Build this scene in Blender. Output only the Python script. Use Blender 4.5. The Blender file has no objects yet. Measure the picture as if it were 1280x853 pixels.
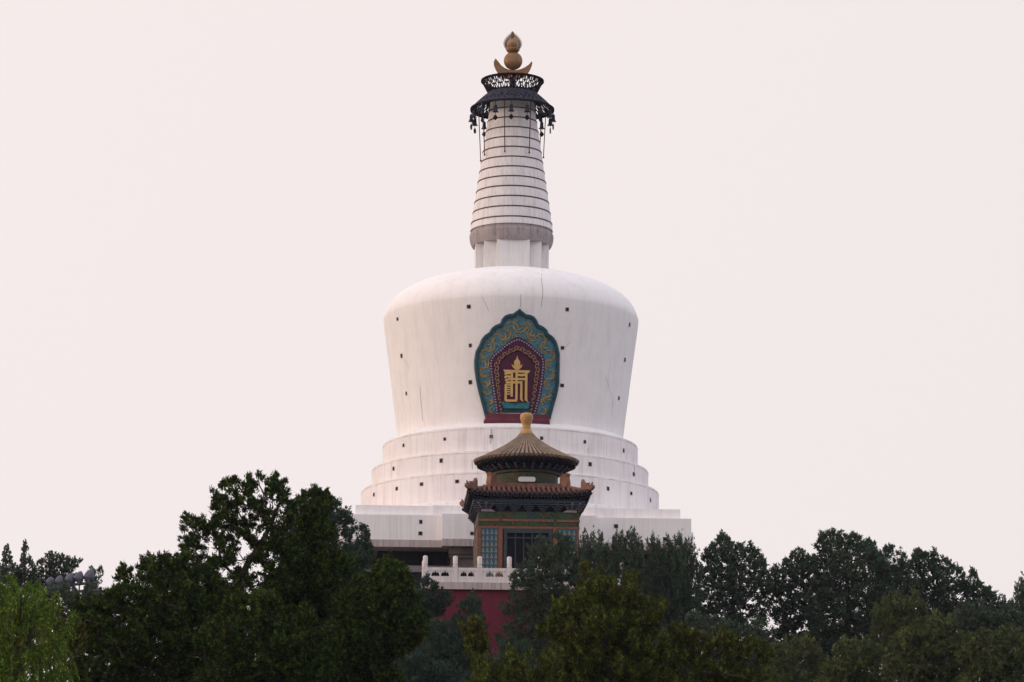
import bpy, math, random
import numpy as np
from mathutils import Vector, Matrix
from mathutils.bvhtree import BVHTree

S = bpy.context.scene
COL = S.collection
rad = math.radians

# ------------------------------------------------------------------ camera
D = 250.0                      # horizontal distance camera - pagoda axis
F = 4500.0                     # focal length in pixels of a 1280 wide picture
YAW, PITCH, ROLL = rad(3.0), rad(11.1), rad(0.35)
CAM = Vector((-D*math.sin(YAW), -D*math.cos(YAW), 2.0))
HF = Vector((math.sin(YAW), math.cos(YAW), 0.0))        # horizontal forward
HR = Vector((math.cos(YAW), -math.sin(YAW), 0.0))       # right
FW = (HF*math.cos(PITCH) + Vector((0, 0, math.sin(PITCH)))).normalized()
UP0 = HR.cross(FW).normalized()
RT = (HR*math.cos(ROLL) + UP0*math.sin(ROLL)).normalized()
UP = RT.cross(FW).normalized()
CX, CY = 638.6, 426.5          # where the axis ray crosses the picture

cam_data = bpy.data.cameras.new('camera')
cam = bpy.data.objects.new('camera', cam_data)
COL.objects.link(cam)
m3 = Matrix((RT, UP, -FW)).transposed()
cam.matrix_world = Matrix.Translation(CAM) @ m3.to_4x4()
cam_data.sensor_width = 36.0
cam_data.lens = F/1280*36.0
cam_data.shift_x = (640-CX)/1280.0
cam_data.clip_start = 0.5
cam_data.clip_end = 20000
S.camera = cam

# ------------------------------------------------------------------ world, sun, exposure
SUN_EL, SUN_AZ = rad(12), rad(268)      # azimuth clockwise from +Y: behind the camera, to the left
world = bpy.data.worlds.new('World')
S.world = world
world.use_nodes = True
wn, wl = world.node_tree.nodes, world.node_tree.links
wn.clear()
out = wn.new('ShaderNodeOutputWorld')
sky = wn.new('ShaderNodeTexSky')
sky.sky_type = 'NISHITA'
sky.sun_disc = False
sky.sun_elevation = SUN_EL
sky.sun_rotation = SUN_AZ
sky.air_density = 1.0; sky.dust_density = 6.0; sky.ozone_density = 1.0
bg1 = wn.new('ShaderNodeBackground'); bg1.inputs['Strength'].default_value = 0.06
wl.new(sky.outputs[0], bg1.inputs['Color'])
# thin evening overcast: a pale, faintly pink veil over the clear sky, brighter towards the sun
bg2 = wn.new('ShaderNodeBackground'); bg2.inputs['Strength'].default_value = 1.0
tc = wn.new('ShaderNodeTexCoord')
dot = wn.new('ShaderNodeVectorMath'); dot.operation = 'DOT_PRODUCT'
wl.new(tc.outputs['Generated'], dot.inputs[0])
SUND = Vector((math.sin(SUN_AZ)*math.cos(SUN_EL), math.cos(SUN_AZ)*math.cos(SUN_EL), math.sin(SUN_EL)))
dot.inputs[1].default_value = SUND
ramp = wn.new('ShaderNodeValToRGB')
mr = wn.new('ShaderNodeMapRange')
mr.inputs['From Min'].default_value = -1; mr.inputs['From Max'].default_value = 1
wl.new(dot.outputs['Value'], mr.inputs['Value'])
wl.new(mr.outputs[0], ramp.inputs['Fac'])
e = ramp.color_ramp.elements
e[0].position = 0.0; e[0].color = (1.20, 1.22, 1.46, 1)
e[1].position = 1.0; e[1].color = (1.60, 1.34, 1.22, 1)
x = e.new(0.34); x.color = (0.935, 0.855, 0.86, 1)
x = e.new(0.56); x.color = (0.99, 0.895, 0.885, 1)
x = e.new(0.78); x.color = (1.32, 1.22, 1.24, 1)
# an overcast sky is brighter overhead than near the horizon
sep = wn.new('ShaderNodeSeparateXYZ'); wl.new(tc.outputs['Generated'], sep.inputs[0])
zr = wn.new('ShaderNodeMapRange'); zr.inputs['From Min'].default_value = 0.33; zr.inputs['From Max'].default_value = 1.0
zr.inputs['To Min'].default_value = 1.0; zr.inputs['To Max'].default_value = 1.9
wl.new(sep.outputs['Z'], zr.inputs['Value'])
zm = wn.new('ShaderNodeMix'); zm.data_type = 'RGBA'
zr.inputs['To Min'].default_value = 0.0; zr.inputs['To Max'].default_value = 1.0
wl.new(zr.outputs[0], zm.inputs[0]); wl.new(ramp.outputs[0], zm.inputs[6]); zm.inputs[7].default_value = (1.15, 1.15, 1.28, 1)
wl.new(zm.outputs[2], bg2.inputs['Color'])
mx = wn.new('ShaderNodeMixShader'); mx.inputs['Fac'].default_value = 0.93
wl.new(bg1.outputs[0], mx.inputs[1]); wl.new(bg2.outputs[0], mx.inputs[2])
wl.new(mx.outputs[0], out.inputs['Surface'])

sd = bpy.data.lights.new('sun', 'SUN')
sd.energy = 1.05; sd.angle = rad(12); sd.color = (1.0, 0.68, 0.48)
sun = bpy.data.objects.new('sun', sd); COL.objects.link(sun)
sun.rotation_euler = (-SUND).to_track_quat('-Z', 'Y').to_euler()
sun.location = (-60, -60, 120)

vs = S.view_settings
S.display_settings.display_device = 'sRGB'
vs.view_transform = 'Standard'; vs.look = 'None'; vs.exposure = 0.0; vs.gamma = 1.0
vs.use_curve_mapping = False
try:
    S.cycles.max_bounces = 6; S.cycles.diffuse_bounces = 3; S.cycles.transmission_bounces = 3
    S.cycles.volume_bounces = 0
except Exception:
    pass

# ------------------------------------------------------------------ pixel -> world (used to take measurements)
def ray(px, py):
    return (FW + RT*((px-CX)/F) + UP*((CY-py)/F)).normalized()
def W(px, py, d):
    r = ray(px, py); return CAM + r*(d/r.dot(HF))
def onY(px, py, Y):
    r = ray(px, py); return CAM + r*((Y-CAM.y)/r.y)
def AX(rp, yp, d=D):
    """radius / height of a silhouette point read off the picture, at distance d"""
    p = W(CX, yp, d)
    t = (p-CAM).dot(FW)
    return rp*t/F, p.z

# ------------------------------------------------------------------ materials
def nodes(name):
    m = bpy.data.materials.new(name); m.use_nodes = True
    return m, m.node_tree.nodes, m.node_tree.links, m.node_tree.nodes['Principled BSDF']
def mixrgb(n, l, fac, a, b, mode='MIX'):
    k = n.new('ShaderNodeMix'); k.data_type = 'RGBA'; k.blend_type = mode
    for sock, v in ((k.inputs[0], fac), (k.inputs[6], a), (k.inputs[7], b)):
        if hasattr(v, 'is_linked') or hasattr(v, 'links'): l.new(v, sock)
        elif isinstance(v, (int, float)): sock.default_value = v
        else: sock.default_value = (v[0], v[1], v[2], 1)
    return k.outputs[2]
def noise(n, l, scale, detail=4, rough=0.6, stretch=(1, 1, 1)):
    t = n.new('ShaderNodeTexCoord'); mp = n.new('ShaderNodeMapping')
    mp.inputs['Scale'].default_value = stretch
    l.new(t.outputs['Object'], mp.inputs['Vector'])
    k = n.new('ShaderNodeTexNoise'); k.inputs['Scale'].default_value = scale
    k.inputs['Detail'].default_value = detail; k.inputs['Roughness'].default_value = rough
    l.new(mp.outputs[0], k.inputs['Vector'])
    return k.outputs['Fac']
def rng(n, l, v, a, b, c=0.0, d=1.0):
    k = n.new('ShaderNodeMapRange')
    k.inputs['From Min'].default_value = a; k.inputs['From Max'].default_value = b
    k.inputs['To Min'].default_value = c; k.inputs['To Max'].default_value = d
    l.new(v, k.inputs['Value']); return k.outputs[0]
def mat(name, c1, c2=None, scale=2.0, rough=0.8, metal=0.0, stretch=(1, 1, 1), bump=0.0, lo=0.35, hi=0.65, spec=0.3):
    m, n, l, b = nodes(name)
    b.inputs['Roughness'].default_value = rough; b.inputs['Metallic'].default_value = metal
    b.inputs['Specular IOR Level'].default_value = spec
    if c2 is None: c2 = tuple(v*0.75 for v in c1)
    f = noise(n, l, scale, 5, 0.65, stretch)
    l.new(mixrgb(n, l, rng(n, l, f, lo, hi), c1, c2), b.inputs['Base Color'])
    if bump:
        bp = n.new('ShaderNodeBump'); bp.inputs['Strength'].default_value = bump; bp.inputs['Distance'].default_value = 0.05
        l.new(f, bp.inputs['Height']); l.new(bp.outputs[0], b.inputs['Normal'])
    return m
def plaster(name, base, dirt, amount, streak_scale=1.0, seam=None):
    """limewash: broad clouds, rain streaks, small spots and hairline crazing"""
    m, n, l, b = nodes(name)
    b.inputs['Roughness'].default_value = 0.85; b.inputs['Specular IOR Level'].default_value = 0.2
    cloud = noise(n, l, 0.35, 5, 0.6)
    streak = noise(n, l, 2.2*streak_scale, 6, 0.7, (1, 1, 0.06))
    fine = noise(n, l, 7*streak_scale, 4, 0.7, (1, 1, 0.03))
    spot = noise(n, l, 4.0, 8, 0.8)
    patch = noise(n, l, 0.5, 3, 0.5, (1, 1, 2.6))
    col = mixrgb(n, l, rng(n, l, cloud, 0.3, 0.7, 0, 0.5*amount), base, tuple(v*w for v, w in zip(base, (0.90, 0.87, 0.84))))
    col = mixrgb(n, l, rng(n, l, patch, 0.49, 0.53, 0, 0.22*amount), col, tuple(v*w for v, w in zip(base, (0.80, 0.79, 0.80))))
    col = mixrgb(n, l, rng(n, l, streak, 0.48, 0.75, 0, amount), col, dirt)
    col = mixrgb(n, l, rng(n, l, fine, 0.52, 0.75, 0, 0.7*amount), col, dirt)
    col = mixrgb(n, l, rng(n, l, spot, 0.62, 0.72, 0, 0.5*amount), col, dirt)
    l.new(col, b.inputs['Base Color'])
    bp = n.new('ShaderNodeBump'); bp.inputs['Strength'].default_value = 0.15; bp.inputs['Distance'].default_value = 0.03
    l.new(spot, bp.inputs['Height']); l.new(bp.outputs[0], b.inputs['Normal'])
    return m
def leafmat(name, c1, c2, c3, scale=0.9, trans=0.25):
    m, n, l, b = nodes(name)
    n.remove(b)
    o = n['Material Output']
    f1 = noise(n, l, scale, 3, 0.6); f2 = noise(n, l, scale*5, 2, 0.6)
    col = mixrgb(n, l, rng(n, l, f1, 0.35, 0.65), c1, c2)
    col = mixrgb(n, l, rng(n, l, f2, 0.50, 0.66, 0, 1.0), col, c3)  # random lighter flecks paint tuft highlights into the leaf colour
    df = n.new('ShaderNodeBsdfDiffuse'); tr = n.new('ShaderNodeBsdfTranslucent'); mxs = n.new('ShaderNodeMixShader')
    mxs.inputs['Fac'].default_value = trans
    l.new(col, df.inputs['Color']); l.new(col, tr.inputs['Color'])
    l.new(df.outputs[0], mxs.inputs[1]); l.new(tr.outputs[0], mxs.inputs[2]); l.new(mxs.outputs[0], o.inputs['Surface'])
    return m

M = {}
M['bell'] = plaster('whitewash', (0.85, 0.82, 0.815), (0.62, 0.58, 0.57), 0.42)
M['step'] = plaster('streaked_whitewash', (0.80, 0.755, 0.75), (0.50, 0.44, 0.43), 0.65, 1.2)
M['base'] = plaster('base_whitewash', (0.87, 0.835, 0.83), (0.58, 0.52, 0.51), 0.40, 1.2)
M['spire'] = plaster('spire_whitewash', (0.77, 0.74, 0.74), (0.42, 0.37, 0.37), 0.65, 2.0)
M['neck'] = plaster('neck_whitewash', (0.74, 0.72, 0.71), (0.50, 0.46, 0.45), 0.6, 2.5)
M['drip'] = mat('stained_drip_edge', (0.54, 0.48, 0.46), (0.80, 0.76, 0.75), 0.9, 0.9, lo=0.36, hi=0.58)
M['mould'] = plaster('weathered_moulding', (0.36, 0.31, 0.31), (0.10, 0.085, 0.10), 0.9, 2.0)
M['lip'] = plaster('fresh_whitewash', (0.80, 0.785, 0.78), (0.50, 0.47, 0.46), 0.5, 1.5)
M['hoop'] = mat('iron_hoop', (0.115, 0.06, 0.045), (0.06, 0.035, 0.03), 3)
M['bronze'] = mat('dark_bronze', (0.020, 0.018, 0.030), (0.055, 0.06, 0.08), 6, 0.8, 0.0, spec=0.05)
M['bronze_red'] = mat('brown_bronze', (0.022, 0.010, 0.015), (0.012, 0.009, 0.018), 4, 0.8, 0.0, spec=0.05)
M['gilt'] = mat('tarnished_gilt', (0.32, 0.17, 0.07), (0.20, 0.11, 0.06), 2.5, 0.55, 0.35)
M['gilt_dark'] = mat('dark_gilt', (0.20, 0.105, 0.06), (0.28, 0.15, 0.07), 3, 0.6, 0.3)
M['gold'] = mat('gold_paint', (0.62, 0.40, 0.14), (0.55, 0.34, 0.12), 2, 0.5)
M['gold_dull'] = mat('dull_gold', (0.36, 0.22, 0.09), (0.22, 0.11, 0.07), 9, 0.6)
M['vent'] = mat('vent_hole_shade', (0.035, 0.028, 0.03), (0.02, 0.018, 0.02), 3, spec=0.05)  # dark face plate: the shade inside the opening is painted on
M['vent_rim'] = mat('vent_rim', (0.30, 0.26, 0.25), None, 3)
M['crack'] = mat('crack', (0.40, 0.37, 0.36), (0.55, 0.52, 0.5), 1.5)
M['teal_dark'] = mat('dark_teal_glaze', (0.010, 0.06, 0.085), (0.006, 0.03, 0.05), 1.2, 0.45)
M['teal'] = mat('teal_glaze', (0.065, 0.21, 0.27), (0.03, 0.12, 0.17), 5, 0.5)
M['ochre'] = mat('ochre_glaze', (0.40, 0.22, 0.05), (0.13, 0.15, 0.10), 5, 0.5)
M['maroon'] = mat('maroon_paint', (0.075, 0.012, 0.035), (0.055, 0.010, 0.032), 1.5, 0.7)
M['maroon_sill'] = mat('maroon_sill', (0.13, 0.022, 0.04), (0.09, 0.016, 0.035), 2, 0.7)
M['bead'] = mat('pale_bead', (0.30, 0.33, 0.45), (0.2, 0.16, 0.3), 8, 0.4)
M['lotus'] = mat('lotus_teal', (0.03, 0.20, 0.23), (0.015, 0.10, 0.13), 4, 0.5)
M['tile'] = mat('ochre_roof_tile', (0.25, 0.17, 0.105), (0.14, 0.095, 0.07), 2.2, 0.6, bump=0.2)
M['tile_pan'] = mat('pan_tile_in_shade', (0.05, 0.026, 0.024), (0.03, 0.018, 0.02), 2.5, 0.6)  # darker than the ribs: shade between the tile rows put into the colour
M['tile_red'] = mat('brown_roof_tile', (0.20, 0.088, 0.06), (0.11, 0.05, 0.042), 2.5, 0.6, bump=0.2)
M['cap'] = mat('yellow_cap_glaze', (0.48, 0.27, 0.08), (0.34, 0.18, 0.06), 2.2, 0.5)
M['wood_dark'] = mat('dark_painted_wood', (0.012, 0.018, 0.025), (0.03, 0.018, 0.018), 3, 0.75, spec=0.05)
M['purlin'] = mat('blue_green_purlin', (0.02, 0.05, 0.055), (0.015, 0.03, 0.05), 3, 0.7)
M['bracket'] = mat('violet_bracket', (0.07, 0.05, 0.07), (0.03, 0.045, 0.06), 6, 0.7)
M['bracket_edge'] = mat('pale_bracket', (0.33, 0.26, 0.29), (0.22, 0.18, 0.2), 6, 0.7)
def beam_mat():
    m, n, l, b = nodes('painted_beam'); b.inputs['Roughness'].default_value = 0.7; b.inputs['Specular IOR Level'].default_value = 0.2
    f1 = noise(n, l, 1.3, 2, 0.5); f2 = noise(n, l, 7, 3, 0.7); f3 = noise(n, l, 11, 2, 0.6)
    c = mixrgb(n, l, rng(n, l, f1, 0.42, 0.58), (0.060, 0.048, 0.022), (0.022, 0.050, 0.026))
    c = mixrgb(n, l, rng(n, l, f2, 0.52, 0.62), c, (0.014, 0.030, 0.030))
    c = mixrgb(n, l, rng(n, l, f3, 0.58, 0.66), c, (0.16, 0.095, 0.030))
    l.new(c, b.inputs['Base Color']); return m
M['beam'] = beam_mat()
M['blue_field'] = mat('blue_painted_field', (0.010, 0.035, 0.055), (0.02, 0.05, 0.035), 8, 0.7)
M['beam_green'] = mat('bright_green_paint', (0.012, 0.070, 0.040), (0.045, 0.055, 0.025), 9, 0.7)
M['orange'] = mat('orange_glaze', (0.22, 0.08, 0.034), (0.13, 0.055, 0.032), 2.5, 0.55)
M['blue_tile'] = mat('blue_tile', (0.005, 0.085, 0.155), (0.006, 0.10, 0.115), 2, 0.4)
M['figure'] = mat('tan_figure', (0.23, 0.15, 0.11), (0.14, 0.17, 0.15), 6, 0.6)
M['door_frame'] = mat('grey_teal_frame', (0.035, 0.052, 0.058), (0.025, 0.034, 0.04), 3, 0.7)
M['door'] = mat('door_interior_shade', (0.006, 0.007, 0.012), (0.010, 0.008, 0.011), 2, 0.7, spec=0.05)
M['plaque'] = mat('white_plaque', (0.66, 0.64, 0.62), (0.60, 0.58, 0.57), 2)
M['red_wall'] = plaster('red_wall', (0.140, 0.018, 0.036), (0.085, 0.017, 0.028), 0.8)
M['marble'] = plaster('marble', (0.70, 0.64, 0.63), (0.36, 0.29, 0.29), 0.6, 3.0)
M['coping'] = plaster('stone_coping', (0.50, 0.43, 0.42), (0.20, 0.15, 0.16), 0.95, 2.0)
M['stone'] = mat('grey_stone', (0.22, 0.19, 0.19), (0.12, 0.105, 0.11), 1.0, 0.9, bump=0.3)
M['stone_dark_shade'] = mat('dark_and_shaded_stone', (0.018, 0.018, 0.024), (0.035, 0.03, 0.034), 0.8, 0.95, spec=0.05)  # near-black tone paints the shade of the plinth recess into the stone
M['stone_brown'] = mat('brown_stone', (0.15, 0.115, 0.105), (0.09, 0.07, 0.07), 1.2, 0.9)
M['lamp'] = mat('grey_lamp_shell', (0.085, 0.085, 0.12), (0.05, 0.05, 0.075), 3, 0.5)
M['lamp_lens'] = mat('lamp_lens', (0.35, 0.35, 0.38), None, 3, 0.2)
M['steel'] = mat('dark_steel', (0.07, 0.075, 0.10), (0.05, 0.05, 0.07), 3, 0.6)
M['ground'] = mat('ground_earth', (0.045, 0.05, 0.02), (0.06, 0.045, 0.03), 0.15, 1.0)
M['bark'] = mat('bark', (0.055, 0.040, 0.032), (0.03, 0.022, 0.02), 5, 0.95, stretch=(1, 1, 0.3))
M['bark_pale'] = mat('pale_bark', (0.16, 0.13, 0.12), (0.08, 0.065, 0.06), 5, 0.95, stretch=(1, 1, 0.3))
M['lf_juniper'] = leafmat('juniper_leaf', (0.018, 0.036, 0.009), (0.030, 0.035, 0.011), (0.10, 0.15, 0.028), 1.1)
M['lf_yellow'] = leafmat('yellow_green_juniper_leaf', (0.036, 0.056, 0.013), (0.060, 0.050, 0.022), (0.155, 0.195, 0.030), 1.1)  # the foliage's own yellow-green
M['lf_blue'] = leafmat('bluish_leaf', (0.040, 0.064, 0.042), (0.034, 0.052, 0.046), (0.065, 0.095, 0.05))
M['lf_dark'] = leafmat('dark_leaf', (0.044, 0.072, 0.050), (0.058, 0.068, 0.050), (0.105, 0.14, 0.080))
M['lf_olive'] = leafmat('olive_leaf', (0.058, 0.084, 0.034), (0.074, 0.070, 0.040), (0.12, 0.155, 0.040), 0.8)
M['lf_willow'] = leafmat('willow_leaf', (0.070, 0.135, 0.020), (0.10, 0.115, 0.028), (0.19, 0.30, 0.042), 2.2, 0.35)

# ------------------------------------------------------------------ object helpers
class MB:
    def __init__(s): s.v = []; s.f = []; s.m = []
    def add(s, vs, fs, mi=0):
        o = len(s.v); s.v += [tuple(v) for v in vs]
        s.f += [tuple(i+o for i in f) for f in fs]; s.m += [mi]*len(fs)
    def box(s, a, b, mi=0, mtx=None):
        (x0, y0, z0), (x1, y1, z1) = a, b
        vs = [Vector(p) for p in ((x0,y0,z0),(x1,y0,z0),(x1,y1,z0),(x0,y1,z0),(x0,y0,z1),(x1,y0,z1),(x1,y1,z1),(x0,y1,z1))]
        if mtx: vs = [mtx @ v for v in vs]
        s.add(vs, [(0,3,2,1),(4,5,6,7),(0,1,5,4),(1,2,6,5),(2,3,7,6),(3,0,4,7)], mi)
    def lathe(s, prof, n=96, c=(0, 0), mi=0, a0=0.0, a1=2*math.pi, cap=False):
        full = abs(a1-a0-2*math.pi) < 1e-6
        k = n if full else n+1
        vs = [(c[0]+r*math.cos(a0+(a1-a0)*i/n), c[1]+r*math.sin(a0+(a1-a0)*i/n), z) for r, z in prof for i in range(k)]
        fs = []
        for j in range(len(prof)-1):
            for i in range(n):
                i2 = (i+1) % k
                fs.append((j*k+i, j*k+i2, (j+1)*k+i2, (j+1)*k+i))
        if cap:
            fs.append(tuple(range((len(prof)-1)*k, len(prof)*k))); fs.append(tuple(reversed(range(k))))
        s.add(vs, fs, mi)
    def tube(s, pts, rs, n=6, mi=0, caps=True):
        pts = [Vector(p) for p in pts]
        if not hasattr(rs, '__len__'): rs = [rs]*len(pts)
        vs = []; prev = None
        for i, p in enumerate(pts):
            t = (pts[min(i+1, len(pts)-1)]-pts[max(i-1, 0)]).normalized()
            a = prev if prev is not None else (Vector((0, 0, 1)) if abs(t.z) < 0.9 else Vector((1, 0, 0)))
            u = (a - t*a.dot(t)).normalized(); prev = u; w = t.cross(u)
            for k in range(n):
                an = 2*math.pi*k/n
                vs.append(p+(u*math.cos(an)+w*math.sin(an))*rs[i])
        fs = [(j*n+k, j*n+(k+1) % n, (j+1)*n+(k+1) % n, (j+1)*n+k) for j in range(len(pts)-1) for k in range(n)]
        if caps: fs += [tuple(reversed(range(n))), tuple(range((len(pts)-1)*n, len(pts)*n))]
        s.add(vs, fs, mi)
    def sphere(s, c, r, nu=12, nv=8, mi=0, sc=(1, 1, 1)):
        vs = [(c[0], c[1], c[2]-r*sc[2])]
        for j in range(1, nv):
            t = -math.pi/2+math.pi*j/nv
            vs += [(c[0]+r*sc[0]*math.cos(t)*math.cos(2*math.pi*i/nu), c[1]+r*sc[1]*math.cos(t)*math.sin(2*math.pi*i/nu), c[2]+r*sc[2]*math.sin(t)) for i in range(nu)]
        vs.append((c[0], c[1], c[2]+r*sc[2])); top = len(vs)-1
        fs = [(0, 1+(i+1) % nu, 1+i) for i in range(nu)]
        for j in range(nv-2):
            fs += [(1+j*nu+i, 1+j*nu+(i+1) % nu, 1+(j+1)*nu+(i+1) % nu, 1+(j+1)*nu+i) for i in range(nu)]
        b = 1+(nv-2)*nu
        fs += [(b+i, b+(i+1) % nu, top) for i in range(nu)]
        s.add(vs, fs, mi)
    def prism(s, poly, fn, t0, t1, mi=0):
        """2-D outline (counter-clockwise) given thickness between t0 (back) and t1 (front); fn maps (u, v, t) to space"""
        n = len(poly)
        vs = [fn(u, v, t0) for u, v in poly]+[fn(u, v, t1) for u, v in poly]
        fs = [tuple(range(n, 2*n)), tuple(reversed(range(n)))]+[(i, (i+1) % n, n+(i+1) % n, n+i) for i in range(n)]
        s.add(vs, fs, mi)
    def build(s, name, mats, parent=None, smooth=None, raw=False):
        me = bpy.data.meshes.new(name)
        root = Vector((0, 0, 0)); p = parent
        while p is not None: root += p.location; p = p.parent
        me.from_pydata([(v[0]-root.x, v[1]-root.y, v[2]-root.z) for v in s.v] if not raw else s.v, [], s.f)
        if not isinstance(mats, (list, tuple)): mats = [mats]
        for k in mats: me.materials.append(k)
        if len(mats) > 1: me.polygons.foreach_set('material_index', s.m)
        if smooth is not None:
            me.polygons.foreach_set('use_smooth', [True]*len(me.polygons))
            me.set_sharp_from_angle(angle=rad(smooth))
        me.update()
        o = bpy.data.objects.new(name, me); COL.objects.link(o)
        if parent is not None: o.parent = parent
        return o
def thing(name, label, cat, loc=(0, 0, 0), group=None):
    o = bpy.data.objects.new(name, None); COL.objects.link(o)
    o.location = loc; o.empty_display_size = 0.5
    o['label'] = label; o['category'] = cat
    if group: o['group'] = group
    return o
def tag(o, label, cat, group=None):
    o['label'] = label; o['category'] = cat
    if group: o['group'] = group
    return o

# ------------------------------------------------------------------ ground: one sheet with the island hill on it
def hill(x, y):
    qx, qy = abs(x), abs(y+4)
    dx = max(qx-15, 0); dy = max(qy-22, 0)
    r = math.hypot(dx, dy)
    h = 26.0-r*0.30
    if h < 4: h = 4*math.exp((h-4)/5.0)
    return max(h, 0.0) + 0.5*math.sin(x*0.23+1)*math.cos(y*0.19)*min(1, r/10)*math.exp(-r/90)
def make_ground():
    mb = MB()
    rs = [0]+[3*i for i in range(1, 50)]+[160, 200, 260, 350, 500, 800, 1500, 3000]
    n = 96
    vs = [(0, -4, hill(0, -4))]
    for r in rs[1:]:
        for i in range(n):
            a = 2*math.pi*i/n; x, y = r*math.cos(a), -4+r*math.sin(a)
            vs.append((x, y, hill(x, y)))
    fs = [(0, 1+i, 1+(i+1) % n) for i in range(n)]
    for j in range(len(rs)-2):
        for i in range(n):
            fs.append((1+j*n+i, 1+(j+1)*n+i, 1+(j+1)*n+(i+1) % n, 1+j*n+(i+1) % n))
    mb.add(vs, fs)
    o = mb.build('ground', M['ground'], smooth=80); o['kind'] = 'structure'
make_ground()

# ------------------------------------------------------------------ white pagoda
pag = thing('white_pagoda', 'huge white bottle shaped Tibetan pagoda with ringed spire on square base', 'pagoda', (0, 0, 33.2))
bell_px = [(46, 344.4), (75, 348.8), (100, 355), (118, 361), (133, 368), (143, 374.7), (149.7, 381.3), (154.2, 388), (157.4, 395), (159.2, 401), (159.2, 403.5),
           (158.6, 410), (156, 430), (153, 452), (150, 475), (147, 500), (144, 522), (141, 548), (139.8, 560)]
bell_prof = [AX(r, y) for r, y in bell_px]
def bell_r(z):
    p = bell_prof[9:]
    for (r0, z0), (r1, z1) in zip(p, p[1:]):
        if z1 <= z <= z0: return r0+(r1-r0)*(z0-z)/(z0-z1)
    return p[0][0] if z > p[0][1] else p[-1][0]
b = MB(); b.lathe(list(reversed(bell_prof)), 160)
bell = b.build('bell_body', M['bell'], pag, smooth=40)
def drum(name, rp, ytop, ybot, m):
    b = MB()
    r, zt = AX(rp, ytop); _, zb = AX(rp, ybot)
    b.lathe([(r+0.02, zb), (r, zb+0.3), (r, zt-0.12), (r-0.03, zt-0.03), (r-0.12, zt), (r-2.0, zt+0.03), (0.2, zt+0.03)], 160)
    o = b.build(name, m, pag, smooth=40)
    b = MB(); b.lathe([(r-0.02, zt-0.20), (r+0.014, zt-0.19), (r+0.012, zt-0.135), (r-0.02, zt-0.13)], 160); b.build('drip_edge', M['drip'], o, smooth=40)
    return o
drum('drum_tier', 159.3, 559.5, 596, M['step'])
drum('drum_tier', 172.7, 590.5, 622, M['step'])
drum('drum_tier', 186.0, 617.5, 662, M['step'])
# fresh limewash fillet where the bell stands on the drum and the low plinth under it
b = MB(); r, z = AX(145, 556.5); b.lathe([(r+0.62, z-0.22), (r+0.45, z-0.08), (r-0.1, z+0.25), (r-0.3, z+0.26)], 160); b.build('fillet', M['lip'], pag, smooth=60)
b = MB(); r, z = AX(190.5, 653); b.lathe([(r, z-1.2), (r, z-0.05), (r-0.08, z), (r-1.0, z+0.02)], 160); b.build('plinth_ring', M['lip'], pag, smooth=40)

# square base
S1 = 192.6/17.66; S2 = 204.4/17.66; PRJ = 0.8; MIDW = 5.15
Z1 = (onY(446, 630.5, -S1).z + onY(848.8, 638.0, -S1).z)/2
Z2 = (onY(552, 643, -S2).z + onY(861.8, 650, -S2).z)/2
Z2B = onY(552, 675.5, -S2).z; Z3B = onY(552, 684.5, -S2).z
def cross(mb, s, prj, mw, z0, z1, mi=0):
    p = [(-s,-s),(-mw,-s),(-mw,-s-prj),(mw,-s-prj),(mw,-s),(s,-s),(s,-mw),(s+prj,-mw),(s+prj,mw),(s,mw),(s,s),(mw,s),(mw,s+prj),(-mw,s+prj),(-mw,s),(-s,s),(-s,mw),(-s-prj,mw),(-s-prj,-mw),(-s,-mw)]
    mb.prism(p, lambda u, v, t: (u, v, t), z0, z1, mi)
b = MB(); cross(b, S1, 0.35, MIDW+0.6, Z2-0.3, Z1); b.build('base_slab', M['base'], pag)
b = MB(); cross(b, S2, PRJ, MIDW, Z2B, Z2); b.build('base_slab', M['base'], pag)
b = MB(); cross(b, S2+0.03, PRJ, MIDW, Z3B, Z2B-0.004); b.build('stone_course', M['coping'], pag)
b = MB(); cross(b, S2-2.2, 0.5, MIDW-0.5, 32.6, Z3B-0.004); b.build('shadowed_plinth', M['stone_dark_shade'], pag)
xl = onY(565, 690, -S2).x
b = MB()
for i, (dz0, dz1, off) in enumerate(((0.0, 0.35, 0.45), (0.36, 0.62, 0.32), (0.63, 1.05, 0.15), (1.06, 1.3, 0.3), (1.31, 3.0, 0.42))):
    b.box((xl-off*0.5, -S2-off, 32.9+dz0), (-xl+off*0.5, -S2+2.0, min(32.9+dz1, Z3B-0.01)))
b.build('entrance_plinth', M['stone_brown'], pag)

# neck: a square block with stepped corners
k = 1/17.5
zb = AX(0, 349)[1]; zt = AX(0, 309.4)[1]
def neckpoly(g):
    a, c, d_ = 20.3*k+g, 35.3*k+g, 45.4*k+g
    q = [(d_, a), (c, a), (c, c), (a, c), (a, d_)]
    return q+[(-x, y) for x, y in reversed(q)]+[(-x, -y) for x, y in q]+[(x, -y) for x, y in reversed(q)]
b = MB(); b.prism(neckpoly(0), lambda u, v, t: (u, v, t), zb, zt); b.build('neck', M['neck'], pag)
b = MB(); b.prism(neckpoly(0.12), lambda u, v, t: (u, v, t), zb-0.1, AX(0, 344.3)[1]); b.build('neck_plinth', M['neck'], pag)
b = MB(); b.lathe([AX(*p) for p in ((40, 309.6), (49.3, 309.6), (51, 306.5), (52.2, 302), (52.6, 297), (52.2, 294.8), (50.2, 292.6), (50.6, 289.5), (49, 288.6))], 96)
b.build('moulding', M['mould'], pag, smooth=50)

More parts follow.
